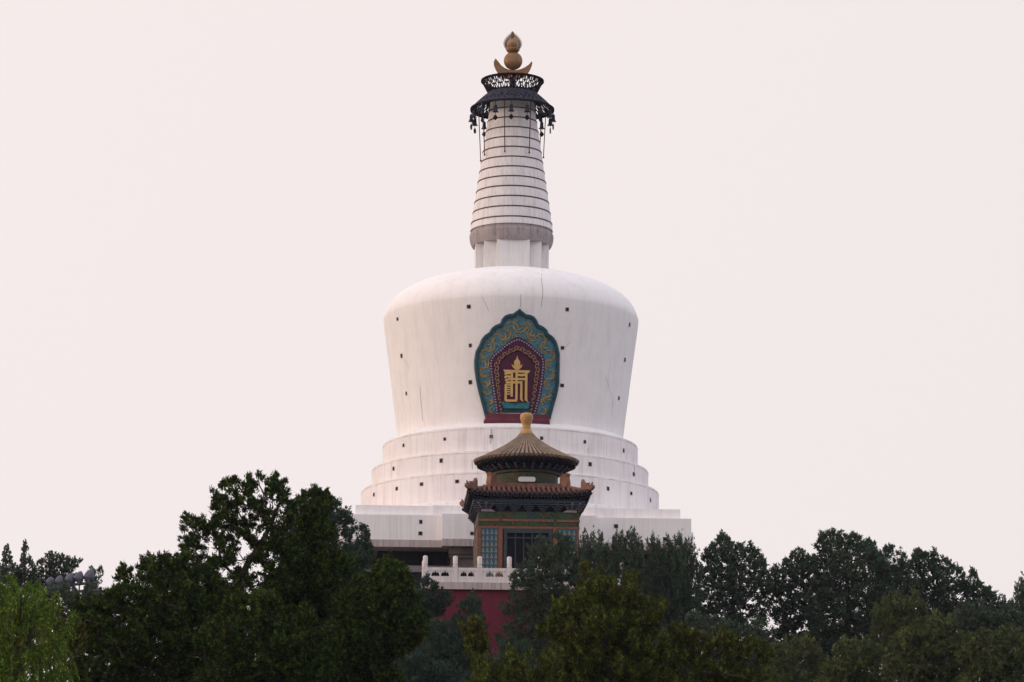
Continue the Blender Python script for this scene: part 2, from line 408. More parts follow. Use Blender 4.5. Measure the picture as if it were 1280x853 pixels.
# spire: thirteen drums held by iron hoops
hoop_y = [281.5, 268.3, 255.2, 242.4, 229.8, 217.2, 204.6, 192, 179.3, 166.6, 154, 141.4, 129.2]
def sp_r(y): return 50.0+(y-281.5)*(50.0-28.4)/(281.5-141.4) if y > 141 else 28.4+(y-141.4)*0.12
prof = []
ys = [290]+hoop_y+[119]
for i in range(len(ys)-1):
    y0, y1 = ys[i], ys[i+1]
    prof += [AX(sp_r(y0)+0.25, y0), AX(sp_r(y1)+0.75, y1+0.5)]
prof.append(AX(20, 114))
b = MB(); b.lathe(prof, 96); b.build('spire', M['spire'], pag, smooth=25)
for y in hoop_y:
    r, z = AX(sp_r(y)+0.55, y)
    b = MB(); b.lathe([(r-0.05, z+0.05), (r+0.03, z+0.045), (r+0.03, z-0.045), (r-0.05, z-0.05)], 96); b.build('hoop', M['hoop'], pag, smooth=60)

# bronze canopy: two pierced rings
def pierced(name, prof, n, hole, m, thick=0.05, smooth=60):
    """prof: list of (r, z); faces for which hole(i, j, n, rows) is true are left out; inner skin gives thickness"""
    rows = len(prof)-1
    b = MB()
    for lay in (0, 1):
        o = len(b.v)
        for r, z in prof:
            for i in range(n):
                a = 2*math.pi*i/n
                b.v.append(((r-thick*lay)*math.cos(a), (r-thick*lay)*math.sin(a), z))
        for j in range(rows):
            for i in range(n):
                if hole(i, j): continue
                q = (o+j*n+i, o+j*n+(i+1) % n, o+(j+1)*n+(i+1) % n, o+(j+1)*n+i)
                b.f.append(q if lay == 0 else tuple(reversed(q))); b.m.append(0)
    L = (rows+1)*n
    for j in range(rows):                       # the walls of every hole, and the two rims
        for i in range(n):
            if hole(i, j): continue
            for (di, dj, c0, c1) in ((-1, 0, (0, 0), (0, 1)), (1, 0, (1, 0), (1, 1)), (0, -1, (0, 0), (1, 0)), (0, 1, (0, 1), (1, 1))):
                jj = j+dj
                if 0 <= jj < rows and not hole((i+di) % n, jj): continue
                p = (j+c0[1])*n+(i+c0[0]) % n; q = (j+c1[1])*n+(i+c1[0]) % n
                b.f.append((p, q, q+L, p+L)); b.m.append(0)
    return b.build(name, m, pag)
rnd = random.Random(5)
NC = 288
crown_holes = set()
motif = set()
for row, txt in enumerate(('..##....##..', '.###.##.###.', '.##.####.##.', '....####....', '##.##..##.##', '##.#....#.##', '.#.##..##.#.', '...##..##...')):
    for col, ch in enumerate(txt):
        if ch == '#': motif.add((col, row))
for i in range(NC):
    s_, t_ = divmod(i, 12)
    for j in range(10):
        if (t_, j-1) in motif and rnd.random() < 0.93: crown_holes.add((i, j))
def lerp_prof(p0, p1, n, bulge=0.0):
    return [(p0[0]+(p1[0]-p0[0])*i/n+bulge*math.sin(math.pi*i/n), p0[1]+(p1[1]-p0[1])*i/n) for i in range(n+1)]
pierced('crown_ring', lerp_prof(AX(30, 118.5), AX(38.8, 102), 10, 0.0), NC, lambda i, j: (i, j) in crown_holes, M['bronze_red'])
b = MB()
for (rp, y, h) in ((38.9, 102, 0.05), (30.2, 118.3, 0.07)):
    r, z = AX(rp, y); b.lathe([(r-0.08, z-h), (r+0.03, z-h), (r+0.03, z+h), (r-0.08, z+h), (r-0.08, z-h)], 96)
b.build('crown_rim', M['bronze_red'], pag, smooth=50)
hood_holes = set()
for i in range(NC):
    s_, t_ = divmod(i, 12)
    for j in range(4, 11):
        if rnd.random() < 0.85 and ((t_ in (2, 3, 8, 9) and j in (6, 7)) or (t_ in (5, 6) and j in (5, 8)) or (t_ in (0, 11) and j in (8, 9))): hood_holes.add((i, j))
pierced('canopy_hood', lerp_prof(AX(30, 117), AX(52, 137.3), 12, 0.05), NC, lambda i, j: (i, j) in hood_holes, M['bronze'])
b = MB()
for (rp, y, h) in ((52.1, 137.6, 0.06), (30.3, 117.5, 0.08)):
    r, z = AX(rp, y); b.lathe([(r-0.08, z-h), (r+0.03, z-h), (r+0.03, z+h), (r-0.08, z+h), (r-0.08, z-h)], 96)
b.build('hood_rim', M['bronze_red'], pag, smooth=50)
b = MB(); b.lathe([AX(29, 118.6), AX(27, 117), AX(8, 113), AX(4, 110), AX(3.5, 97), AX(2, 96)], 48); b.build('hub', M['bronze'], pag, smooth=40)
# brace rods from the hood down to the spire
b = MB()
rt, z0 = AX(43.5, 131); rb_, z1 = AX(40.2, 199)
a = rad(-90-16)
b.tube([(rt*math.cos(a), rt*math.sin(a), z0), (rb_*math.cos(a), rb_*math.sin(a), z1)], 0.035, 6)
b.sphere((rb_*math.cos(a), rb_*math.sin(a), z1), 0.07, 8, 6)
rod = b.build('brace_rod', M['hoop'], pag)
for i in range(1, 8):
    c = rod.copy(); COL.objects.link(c); c.parent = pag; c.rotation_euler.z = 2*math.pi*i/8

# finial: crescent, sun and flaming jewel
zc = lambda y: AX(0, y)[1]
PXM = 1/17.35
def fx(px): return (px-640.6)*PXM
b = MB()
outer = [(619.2,74.3),(617.2,78),(617.4,82),(619.2,86.5),(622.5,92),(627,96),(633,98.5),(641,99.3),(649,98.5),(655,96),(659.5,92),(662.8,86.5),(664.8,81.5),(665.2,78.5),(664.2,77.2)]
inner = [(660.5,81.5),(656,84.6),(651,87),(646,88.3),(641,88.6),(635.5,87.9),(630.6,86),(626,82.5),(622.5,78)]
poly = [(fx(x), zc(y)) for x, y in outer+inner]
def fplate(u, v, t): return (u, -t, v)
bev = 0.06
# bevelled front and back so the moon is lens shaped
n = len(poly); no = len(outer); cx_ = sum(p[0] for p in poly)/n
b.prism(poly, fplate, -0.16, 0.16)
b.build('crescent', M['gilt'], pag)
b = MB(); b.sphere((fx(641.3), 0, zc(76.3)), 11.7*PXM, 32, 20, 0, (1, 0.7, 1)); b.build('sun_disc', M['gilt'], pag, smooth=80)
b = MB(); b.lathe([(5*PXM, zc(66.5)), (7*PXM, zc(65)), (8.6*PXM, zc(62.8)), (8.4*PXM, zc(61.4)), (6.5*PXM, zc(60.6)), (0.02, zc(60.4))], 32, (fx(640.8), 0)); b.build('jewel_seat', M['gilt_dark'], pag, smooth=50)
b = MB(); b.sphere((fx(640.6), 0, zc(55.4)), 6.8*PXM, 24, 16); jw = b.build('jewel', M['gold_dull'], pag, smooth=80)
b = MB()
flame = [(633.2,62),(631.2,59),(630.6,55.5),(631.6,52),(633.6,49),(636,46.3),(638.8,44),(640.4,41.8),(642.2,44.2),(645,46.3),(647.5,49),(649.6,52),(650.6,55.5),(650,59),(648,62)]
fp = [Vector((fx(x), 0, zc(y))) for x, y in flame]
cen = Vector((fx(640.6), 0, zc(55.4)))
b.tube([cen+(p-cen)*0.92 for p in fp], 0.030, 4)
for q in range(36):
    t = q/35*(len(fp)-1); i = min(int(t), len(fp)-2); p = fp[i].lerp(fp[i+1], t-i)
    od = (p-cen).normalized()
    if 3 < q < 36 or True:
        b.tube([p-od*0.05, p+od*0.07+Vector((0, 0, 0.03)), p+od*0.09+Vector((0, 0, 0.11))], [0.035, 0.028, 0.006], 4)
    ip = cen+od*(0.40 if q % 2 else 0.46)
    b.tube([p, p.lerp(ip, 0.5)+Vector((0.07*(-1)**q, 0, 0.05)), ip], [0.030, 0.036, 0.030], 4)
ring = [cen+Vector((math.cos(a)*0.43, 0, math.sin(a)*0.43)) for a in [math.pi*2*i/20 for i in range(21)]]
b.tube(ring, 0.028, 5)
b.build('flame_halo', M['gilt_dark'], pag, smooth=60)

# vents and cracks on the pagoda: found on the real surface
dg = bpy.context.evaluated_depsgraph_get(); dg.update()
pieces = [o for o in pag.children if o.name.split('.')[0] in ('bell_body', 'drum_tier', 'base_slab')]
trees_ = []
for o in pieces:
    trees_.append(BVHTree.FromPolygons([v.co+pag.location for v in o.data.vertices], [tuple(p.vertices) for p in o.data.polygons]))
def hit(px, py):
    r = ray(px, py); best = None
    for t in trees_:
        h = t.ray_cast(CAM, r)
        if h[0] is not None and (best is None or h[3] < best[2]): best = (h[0], h[1], h[3])
    return best
b = MB()
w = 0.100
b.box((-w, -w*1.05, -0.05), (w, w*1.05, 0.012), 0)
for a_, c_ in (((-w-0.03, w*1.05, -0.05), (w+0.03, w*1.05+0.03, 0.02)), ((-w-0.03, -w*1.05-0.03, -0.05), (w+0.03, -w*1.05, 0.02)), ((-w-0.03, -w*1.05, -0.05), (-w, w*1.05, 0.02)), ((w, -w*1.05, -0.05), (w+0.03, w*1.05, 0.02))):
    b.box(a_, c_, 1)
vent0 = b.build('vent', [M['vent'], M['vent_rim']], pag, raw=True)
VENTS = [(497,399),(586,383.5),(709,387),(787,406),(502,445),(588,432),(703,435),(781,450),(508,492),(588,478),(702.5,482),(773.5,498),
         (504.5,557),(556,549),(614,546),(677,548),(731,552.5),(779.5,563.5),
         (492,586),(551.5,576),(737.5,580.5),(792,593),
         (467.5,618.5),(496,611),(527,605.5),(571.5,602),(760,611),(789,617),(813,625.5),
         (526,652.5),(525.5,667),(590,667),(770,658),(831,674)]
first = True
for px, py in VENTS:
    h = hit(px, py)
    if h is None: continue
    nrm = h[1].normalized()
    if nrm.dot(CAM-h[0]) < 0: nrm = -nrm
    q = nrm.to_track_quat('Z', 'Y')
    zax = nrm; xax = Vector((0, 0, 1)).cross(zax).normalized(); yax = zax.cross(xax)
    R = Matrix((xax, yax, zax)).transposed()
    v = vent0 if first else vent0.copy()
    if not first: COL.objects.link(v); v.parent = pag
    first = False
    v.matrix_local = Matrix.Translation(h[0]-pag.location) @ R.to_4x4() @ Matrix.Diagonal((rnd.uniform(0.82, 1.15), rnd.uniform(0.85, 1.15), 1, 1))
for pts, wd in (([(677.5,338),(677,352),(678.5,366),(677,378),(676,388)], 0.03), ([(650.5,368),(651,380),(650,388)], 0.025), ([(525,482),(526,500),(527.5,515),(529,532)], 0.03),
            ([(613.5,534),(614.5,545),(612,560)], 0.05), ([(791.5,572),(793,585),(794.5,600)], 0.05), ([(700,440),(709,432),(716,424)], 0.018), ([(603,372),(609,384),(612,392)], 0.02), ([(757,470),(766,500),(763,530)], 0.02), ([(504,448),(510,456),(512,466)], 0.018), ([(735,560),(736,575)], 0.03), ([(590,575),(591,594)], 0.03), ([(470,600),(471,612)], 0.03)):
    b = MB(); P = []
    for i in range(len(pts)-1):
        for t in (0, 0.33, 0.66):
            P.append((pts[i][0]+(pts[i+1][0]-pts[i][0])*t+rnd.uniform(-0.3, 0.3), pts[i][1]+(pts[i+1][1]-pts[i][1])*t))
    H = [h for h in (hit(*p) for p in P) if h]
    L = []; 
    for j, h in enumerate(H):
        n_ = h[1].normalized(); n_ = n_ if n_.dot(CAM-h[0]) > 0 else -n_
        s_ = Vector((0, 0, 1)).cross(n_).normalized()*wd*(0.5+0.5*math.sin(math.pi*(j+0.6)/len(H)))
        L += [h[0]+n_*0.012-s_, h[0]+n_*0.012+s_]
    b.add(L, [(2*j, 2*j+1, 2*j+3, 2*j+2) for j in range(len(H)-1)])
    b.build('crack', M['crack'], pag)

# ------------------------------------------------------------------ the painted niche on the bell
NIC = (350.0, 5.33, 580.0, 375.0)
UM = 1/(5.33*18.32)
zcache = {}
def nz(zy): return onY(646, 375+zy/5.33, -8.42).z
def nmap(zx, zy, off):
    z = nz(zy); r = bell_r(z)+off; a = (zx-350)*UM/max(r, 1)
    return (r*math.sin(a), -r*math.cos(a), z)
def dense(poly, n):
    """resample an open outline to n points"""
    P = [Vector(p) for p in poly]; L = [0]
    for a_, c_ in zip(P, P[1:]): L.append(L[-1]+(c_-a_).length)
    o = []
    for i in range(n):
        t = L[-1]*i/(n-1); j = 0
        while j < len(P)-2 and L[j+1] < t: j += 1
        o.append(P[j].lerp(P[j+1], (t-L[j])/max(L[j+1]-L[j], 1e-6)))
    return o
def strip(mb, A, B, offA, offB, mi=0, steps=1):
    n = len(A); o = len(mb.v)
    for s_ in range(steps+1):
        t = s_/steps
        for a_, c_ in zip(A, B):
            p = a_.lerp(c_, t); mb.v.append(nmap(p.x, p.y, offA+(offB-offA)*t))
    for s_ in range(steps):
        for i in range(n-1):
            mb.f.append((o+s_*n+i, o+s_*n+i+1, o+(s_+1)*n+i+1, o+(s_+1)*n+i)); mb.m.append(mi)
NN = 140
# scalloped outline, left half then mirrored with the small asymmetries of the picture
half = [(140,782),(118,700),(94,620),(74,540),(60,460),(57,400),(66,345),(92,300),(104,268),(128,240),(160,222),(172,198),(198,178),(232,166),(240,142),(260,118),(290,106),(318,104),(332,92),(350,80),(362,68)]
out_o = half+[(724-3-x if x < 300 else 722-x, y+2) for x, y in reversed(half[:-1])]
out_o = [(min(x, 643), y) for x, y in out_o]
cenN = Vector((352, 470))
def shrink(poly, d):
    P = [Vector(p) for p in poly]; o = []
    for i, p in enumerate(P):
        t = (P[min(i+1, len(P)-1)]-P[max(i-1, 0)]).normalized(); nn = Vector((-t.y, t.x))
        if nn.dot(cenN-p) < 0: nn = -nn
        o.append(p+nn*d)
    return o
bead_o = [(212,755),(203,690),(190,620),(178,545),(168,480),(163,410),(182,368),(215,348),(245,325),(275,295),(310,272),(345,258),(362,254),(385,266),(420,284),(455,312),(490,344),(522,362),(538,400),(536,450),(528,540),(515,620),(495,700),(478,755)]
bord_o = [(238,745),(228,680),(215,600),(204,520),(195,450),(200,412),(228,380),(260,352),(300,330),(350,306),(400,326),(440,348),(475,378),(500,415),(499,470),(490,540),(478,620),(462,690),(450,745)]
pan_o = [(252,745),(245,680),(236,600),(230,520),(226,450),(230,425),(250,398),(285,372),(318,356),(350,340),(382,356),(415,375),(450,402),(470,430),(472,470),(464,540),(455,620),(446,690),(438,745)]
niche = tag  # (parts of the pagoda)
O0 = dense(out_o, NN); O1 = dense(shrink(out_o, 8), NN); O2 = dense(shrink(out_o, 24), NN)
Bd = dense(bead_o, NN); Bd2 = dense([p.lerp(q, 0.75) for p, q in zip(dense(bead_o, 60), dense(bord_o, 60))], NN)
Bo = dense(bord_o, NN); Po = dense(pan_o, NN)
b = MB(); strip(b, O0, O0, -0.1, 0.16); strip(b, O0, O1, 0.16, 0.24); strip(b, O1, O2, 0.24, 0.24); strip(b, O2, O2, 0.24, 0.10)
nf = b.build('niche_frame', M['teal_dark'], pag)
b = MB(); strip(b, O2, Bd, 0.10, 0.10, 0, 6)
nb = b.build('niche_band', M['teal'], pag)
# gold scrolls on the band: C curls with a leaf, in pairs up the two sides and over the arch
b = MB()
def curl(c, r, a0, a1, w, hand=1):
    pts = []
    for i in range(9):
        t = i/8; a = a0+(a1-a0)*t*hand; rr = r*(1-0.55*t)
        pts.append((c[0]+rr*math.cos(a), c[1]+rr*math.sin(a)))
    wd = [w*(0.5+0.7*math.sin(math.pi*min(1, i/8+0.15))) for i in range(9)]
    o = len(b.v)
    for i, p in enumerate(pts):
        q0, q1 = pts[max(i-1, 0)], pts[min(i+1, 8)]
        t = Vector((q1[0]-q0[0], q1[1]-q0[1])).normalized(); nn = Vector((-t.y, t.x))*wd[i]
        b.v += [nmap(p[0]-nn.x, p[1]-nn.y, 0.112), nmap(p[0], p[1], 0.16), nmap(p[0]+nn.x, p[1]+nn.y, 0.112)]
    for i in range(8):
        for s_ in (0, 1):
            b.f.append((o+3*i+s_, o+3*i+s_+1, o+3*i+s_+4, o+3*i+s_+3)); b.m.append(0)
nsc = 23
for i in range(nsc):
    b = MB()
    t = (i+0.5)/nsc; j = int(t*(NN-1))
    p = O2[j].lerp(Bd[j], 0.5); wid = (O2[j]-Bd[j]).length
    tg = (Bd[min(j+2, NN-1)]-Bd[max(j-2, 0)]); ang = math.atan2(tg.y, tg.x)
    h = 1 if i % 2 else -1
    r_ = wid*0.36
    curl(p, r_, ang+0.4, ang+0.4+4.6, 5.4, h)
    curl(p+Vector((rnd.uniform(-5, 5), rnd.uniform(-5, 5))), r_*0.55, ang+2.5, ang+6.2, 5.2, -h)
    curl(p.lerp(O2[j], 0.75), r_*0.45, ang+1, ang+5, 3.0, h)
    curl(p.lerp(Bd[j], 0.75), r_*0.45, ang+4, ang+8, 3.0, -h)
    b.build('scroll', M['ochre'], nb)
b = MB(); strip(b, Bd, Bd, 0.10, 0.15); strip(b, Bd, Bo, 0.15, 0.15, 0, 2)
bb = b.build('bead_border', M['maroon'], pag)
b = MB()
Bm = [p.lerp(q, 0.33) for p, q in zip(Bd, Bo)]
for i, p in enumerate(dense([(q.x, q.y) for q in Bm], 64)):
    c = nmap(p.x, p.y, 0.16)
    if i == 0:
        b.sphere((0, 0, 0), 0.066, 8, 6); bead0 = bd_ = b.build('bead', M['bead'], bb, raw=True)
    else:
        bd_ = bead0.copy(); COL.objects.link(bd_); bd_.parent = bb
    bd_.location = Vector(c)-pag.location
b = MB(); strip(b, Bo, Bo, 0.15, 0.17); strip(b, Bo, Po, 0.17, 0.17)
gb = b.build('inner_border', M['maroon'], pag)
b = MB()
Pm = dense([((p.x+q.x)/2, (p.y+q.y)/2) for p, q in zip(Bo, Po)], 46)
for i, p in enumerate(Pm):
    j = min(int(i/45*(NN-1)), NN-1); wid = (Bo[j]-Po[j]).length
    p2 = Pm[min(i+1, 45)]; q2 = Pm[max(i-1, 0)]; ang = math.atan2((p2-q2).y, (p2-q2).x)
    curlb = b
    r_ = wid*0.42
    pts = [(p.x+r_*(1-0.5*t)*math.cos(ang+(0.5+4.5*t)*(1 if i % 2 else -1)), p.y+r_*(1-0.5*t)*math.sin(ang+(0.5+4.5*t)*(1 if i % 2 else -1))) for t in [k_/6 for k_ in range(7)]]
    o = len(b.v)
    for k_, pp in enumerate(pts):
        q0, q1 = pts[max(k_-1, 0)], pts[min(k_+1, 6)]
        t = Vector((q1[0]-q0[0], q1[1]-q0[1])).normalized(); nn = Vector((-t.y, t.x))*2.6
        b.v += [nmap(pp[0]-nn.x, pp[1]-nn.y, 0.182), nmap(pp[0]+nn.x, pp[1]+nn.y, 0.182)]
    for k_ in range(6):
        b.f.append((o+2*k_, o+2*k_+1, o+2*k_+3, o+2*k_+2)); b.m.append(0)
b.build('gold_vine', M['gold_dull'], gb)
b = MB()
mid = [Vector((351, min(max(p.y, 360), 745))) for p in Po]
strip(b, Po, Po, 0.17, 0.08); strip(b, Po, mid, 0.08, 0.08, 0, 8)
pn = b.build('niche_panel', M['maroon'], pag)
# emblem: the ten-fold monogram (outline strokes, in units of the 8.53x enlargement at (600, 430))
def em(x, y): return ((600+x/8.533-580)*5.33, (430+y/8.533-375)*5.33)
b = MB()
def stroke(poly, t=0.16):
    P = [em(*p) for p in poly]
    ar = sum(P[i][0]*P[(i+1) % len(P)][1]-P[(i+1) % len(P)][0]*P[i][1] for i in range(len(P)))
    if ar > 0: P = P[::-1]
    b.prism(P, lambda u, v, tt: nmap(u, v, tt), 0.07, t)
def hbar(x0, x1, y0, y1, t=0.16): stroke([(x0, y0), (x1, y0), (x1, y1), (x0, y1)], t)
stroke([(240,279),(530,284),(512,310),(258,304)], 0.170)
hbar(322, 346, 300, 560, 0.150); hbar(372, 397, 300, 592, 0.152); stroke([(372,588),(397,588),(390,612),(276,612),(258,596),(258,560),(282,560),(282,580),(290,589)], 0.149)
stroke([(424,400),(448,395),(448,575),(460,612),(424,590)], 0.153)
stroke([(474,306),(501,306),(501,585),(512,614),(474,592)], 0.154)
hbar(296, 474, 364, 386, 0.158); stroke([(268,405),(296,398),(448,398),(448,420),(296,424),(272,425)], 0.160)
stroke([(397,322),(440,322),(474,318),(474,342),(448,345),(440,352),(428,345),(397,343)], 0.162)
stroke([(252,312),(270,304),(322,304),(322,326),(290,326),(268,334),(252,326)], 0.156); stroke([(254,346),(272,338),(322,340),(322,360),(284,360),(270,372),(254,364)], 0.156)
stroke([(262,380),(284,372),(300,374),(300,390),(276,400),(258,396)], 0.148)
for i, y in enumerate((436, 460, 484, 508, 532)):
    stroke([(262+(i % 2)*6, y), (284, y-7), (322, y-4), (322, y+8), (284, y+6), (266, y+12)], 0.146)
stroke([(258,430),(282,424),(282,575),(258,575)], 0.144)
stroke([(388,130),(398,168),(418,192),(422,216),(414,236),(430,230),(444,218),(438,250),(418,268),(404,282),(376,282),(360,268),(340,250),(328,220),(344,232),(362,238),(354,216),(356,192),(378,168)], 0.165)
b.build('monogram', M['gold'], pn)
b = MB()
def eml(poly, t0, t1, mi):
    P = [em(*p) for p in poly]
    ar = sum(P[i][0]*P[(i+1) % len(P)][1]-P[(i+1) % len(P)][0]*P[i][1] for i in range(len(P)))
    if ar > 0: P = P[::-1]
    b.prism(P, lambda u, v, tt: nmap(u, v, tt), t0, t1, mi)
eml([(228,612),(270,622),(380,628),(490,622),(530,606),(530,640),(510,655),(250,655),(232,640)], 0.07, 0.21, 0)
eml([(246,650),(516,650),(522,672),(505,684),(258,684),(240,672)], 0.07, 0.26, 0)
eml([(215,685),(545,685),(548,722),(212,722)], 0.07, 0.18, 1)
b.build('lotus_seat', [M['lotus'], M['teal_dark']], pn)
b = MB()
o = len(b.v); seg = 24
rows_ = [(148, 566, 752, 0.02), (148, 566, 756, 0.30), (143, 568, 786, 0.32), (130, 574, 797, 0.36), (128, 576, 822, 0.36), (128, 576, 824, 0.0)]
for x0, x1, y, of in rows_:
    for i in range(seg+1): b.v.append(nmap(x0+(x1-x0)*i/seg, y, of))
for j in range(len(rows_)-1):
    for i in range(seg): b.f.append((o+j*(seg+1)+i, o+j*(seg+1)+i+1, o+(j+1)*(seg+1)+i+1, o+(j+1)*(seg+1)+i)); b.m.append(0)
for i in (0, seg):
    b.f.append(tuple(o+j*(seg+1)+i for j in range(len(rows_)))); b.m.append(0)
b.build('niche_sill', M['maroon_sill'], pag)

# ------------------------------------------------------------------ wind bells round the hood
def make_windbell():
    t = thing('wind_bell', '', 'wind bell', (0, 0, 0), 'bronze wind bells round the canopy rim')
    b = MB(); b.tube([(0, 0, 0), (0, 0, -0.34)], 0.022, 5); b.build('hook', M['bronze_red'], t, raw=True)
    b = MB(); b.lathe([(0.04, -0.28), (0.13, -0.32), (0.16, -0.42), (0.165, -0.62), (0.20, -0.78), (0.24, -0.84)], 8); 
    for k_ in range(8):
        a = 2*math.pi*k_/8
        b.tube([(0.235*math.cos(a), 0.235*math.sin(a), -0.82), (0.24*math.cos(a), 0.24*math.sin(a), -0.90)], [0.06, 0.01], 4)
    b.build('bell_shell', M['bronze'], t, raw=True)
    b = MB(); b.tube([(0, 0, -0.5), (0, 0, -1.12)], 0.016, 5); b.build('clapper_rod', M['bronze_red'], t, raw=True)
    b = MB(); b.prism([(0, -1.50), (0.22, -1.33), (0.15, -1.18), (0, -1.06), (-0.15, -1.18), (-0.22, -1.33)], lambda u, v, tt: (u, tt, v), -0.05, 0.05)
    b.build('clapper_plate', M['bronze_red'], t, raw=True)
    return t
wb0 = make_windbell()
rw, zw = AX(51.2, 138.4)
order = []
for i in range(16):
    a = rad(-90-4.5+22.5*i)
    p = Vector((rw*math.cos(a), rw*math.sin(a), zw)); order.append((a, p))
ordn = ('first', 'second', 'third', 'fourth', 'fifth', 'sixth', 'seventh', 'eighth', 'ninth')
front = sorted([q for q in order if (q[1]).dot(HF) < 0], key=lambda q: q[1].dot(HR))
back = sorted([q for q in order if (q[1]).dot(HF) >= 0], key=lambda q: q[1].dot(HR))
made = 0
for side, lst in (('near', front), ('far', back)):
    for i, (a, p) in enumerate(lst):
        if made == 0: t = wb0
        else:
            t = wb0.copy(); COL.objects.link(t)
            for ch in wb0.children:
                c = ch.copy(); COL.objects.link(c); c.parent = t
        t.location = p; t.scale = (0.78, 0.78, 0.95); t.rotation_euler.z = a+math.pi/2+rnd.uniform(-0.5, 0.5)
        t['label'] = 'dark bronze wind bell on the %s side of the canopy rim, %s from the left' % (side, ordn[i])
        made += 1

# ------------------------------------------------------------------ stone terraces in front of and under the pagoda
YT = -25.4; ZT = onY(580, 737, YT).z         # top of the red wall
YP = -14.6
ZL = onY(505, 707, YP).z
b = MB()
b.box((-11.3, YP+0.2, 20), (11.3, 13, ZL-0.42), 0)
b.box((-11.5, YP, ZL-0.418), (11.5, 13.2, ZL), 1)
tr_ = tag(b.build('stone_terrace', [M['stone_dark_shade'], M['stone']]), 'grey stone terrace with a pale coping under the white pagoda', 'terrace')
XT0 = onY(527.5, 730, YT).x; XT1 = -XT0+0.2
YB = YP-0.05
red = thing('red_terrace_wall', 'dark red rendered terrace wall below the white marble balustrade', 'wall', ((XT0+XT1)/2, YT, 22))
b = MB(); b.box((XT0+0.12, YT+0.12, 20), (XT1-0.12, YB, ZT)); b.build('wall', M['red_wall'], red)
ZC = onY(580, 728, YT).z
b = MB()
x = XT0-0.1; rr = random.Random(3)
while x < XT1:
    w_ = rr.uniform(1.2, 2.2); x2 = min(x+w_, XT1+0.1)
    b.box((x, YT-0.06-rr.uniform(0, 0.03), ZT+0.003), (x2-0.015, YB+0.02, ZC-rr.uniform(0.0, 0.03))); x = x2
b.build('coping', M['coping'], red)

# balustrade
bal = thing('marble_balustrade', 'white marble balustrade with round topped posts above the red wall', 'balustrade', ((XT0+XT1)/2, YT, ZC))
def post(x, y):
    b = MB(); zt_ = ZC+1.68; w_ = 0.145
    b.box((x-w_, y-w_, ZC-0.03), (x+w_, y+w_, ZC+1.02))
    b.lathe([(0.17, ZC+1.02), (0.17, ZC+1.07), (0.125, ZC+1.09), (0.125, ZC+1.13), (0.15, ZC+1.16), (0.152, zt_-0.1), (0.13, zt_-0.03), (0.07, zt_), (0.0, zt_+0.005)], 16, (x, y))
    return b.build('post', M['marble'], bal, smooth=35)
YBAL = YT+0.22
pxs = [530, 567.5, 598, 635, 673, 711, 741, 779.5]
posts = [onY(p, 705, YBAL).x for p in pxs]
shift = (XT0+0.2)-posts[0]
posts = [p+shift for p in posts]
for x in posts: post(x, YBAL)
def star_hole(cx, cz, r): return [(cx+r*(1.0 if i % 2 == 0 else 0.45)*math.cos(math.pi*i/7+math.pi/2), cz+r*0.8*(1.0 if i % 2 == 0 else 0.5)*math.sin(math.pi*i/7+math.pi/2)) for i in range(14)]
def panel(x0, x1, y=None, alongx=True, yc=0.0):
    """slab with two cloud shaped openings: built as columns of thin quads around the openings"""
    b = MB(); z0, zt_ = ZC+0.0, ZC+0.93; t = 0.09
    L = x1-x0
    def put(u0, u1, za, zb_, tt=t):
        if alongx: b.box((u0, yc-tt, za), (u1, yc+tt, zb_))
        else: b.box((yc-tt, u0, za), (yc+tt, u1, zb_))
    put(x0, x1, z0, z0+0.36, 0.11)
    put(x0, x1, zt_-0.2, zt_, 0.115)
    zlo, zhi = z0+0.36, zt_-0.2
    H = zhi-zlo
    n = 60
    def op(u):
        """height span of the opening at u"""
        for c in (x0+L*0.31, x0+L*0.69):
            q = (u-c)/(L*0.165)
            if abs(q) < 1:
                lob = 0.55+0.45*abs(math.cos(q*math.pi*1.5))
                return zlo+H*(0.04+0.18*(1-lob)), zlo+H*(0.18+0.82*lob*(1-abs(q)**2.2*0.75))
        return None
    i = 0
    while i < n:
        u0 = x0+L*i/n; um = u0+L*0.5/n; s_ = op(um)
        if s_ is None:
            j = i+1
            while j < n and op(x0+L*(j+0.5)/n) is None: j += 1
            put(u0, x0+L*j/n, zlo, zhi, t); i = j
        else:
            lo, hi = s_
            if lo > zlo+0.004: put(u0, x0+L*(i+1)/n, zlo, lo)
            if hi < zhi-0.004: put(u0, x0+L*(i+1)/n, hi, zhi)
            i += 1
    return b.build('balustrade_panel', M['marble'], bal)
for a_, c_ in zip(posts, posts[1:]): panel(a_+0.145, c_-0.145, yc=YBAL)
yy = YBAL
for k_ in range(1):
    panel(yy+0.145, yy+2.25-0.145, alongx=False, yc=posts[0]); panel(yy+0.145, yy+2.25-0.145, alongx=False, yc=posts[-1])
    yy += 2.25
    post(posts[0], yy); post(posts[-1], yy)

# ------------------------------------------------------------------ pavilion
PC = -20.0; YF = PC-3.2; EH = 3.95
pav = thing('glazed_tile_pavilion', 'small ornate pavilion with a round upper roof and square lower roof', 'pavilion', (0, PC, ZC))
dpv = D+PC*math.cos(YAW)
def PX(r, y): return AX(r, y, dpv)
# cap
b = MB(); b.lathe([PX(*p) for p in ((9.5, 545), (9.2, 542.5), (6.2, 538), (5.2, 535.5), (5.6, 534.5), (5.0, 533.5), (5.4, 531), (7.2, 526.5), (8.2, 522.5), (8.0, 519.5), (6.5, 517.2), (3.0, 516.2), (0.1, 516))], 32, (0, PC))
b.build('roof_cap', M['cap'], pav, smooth=50)
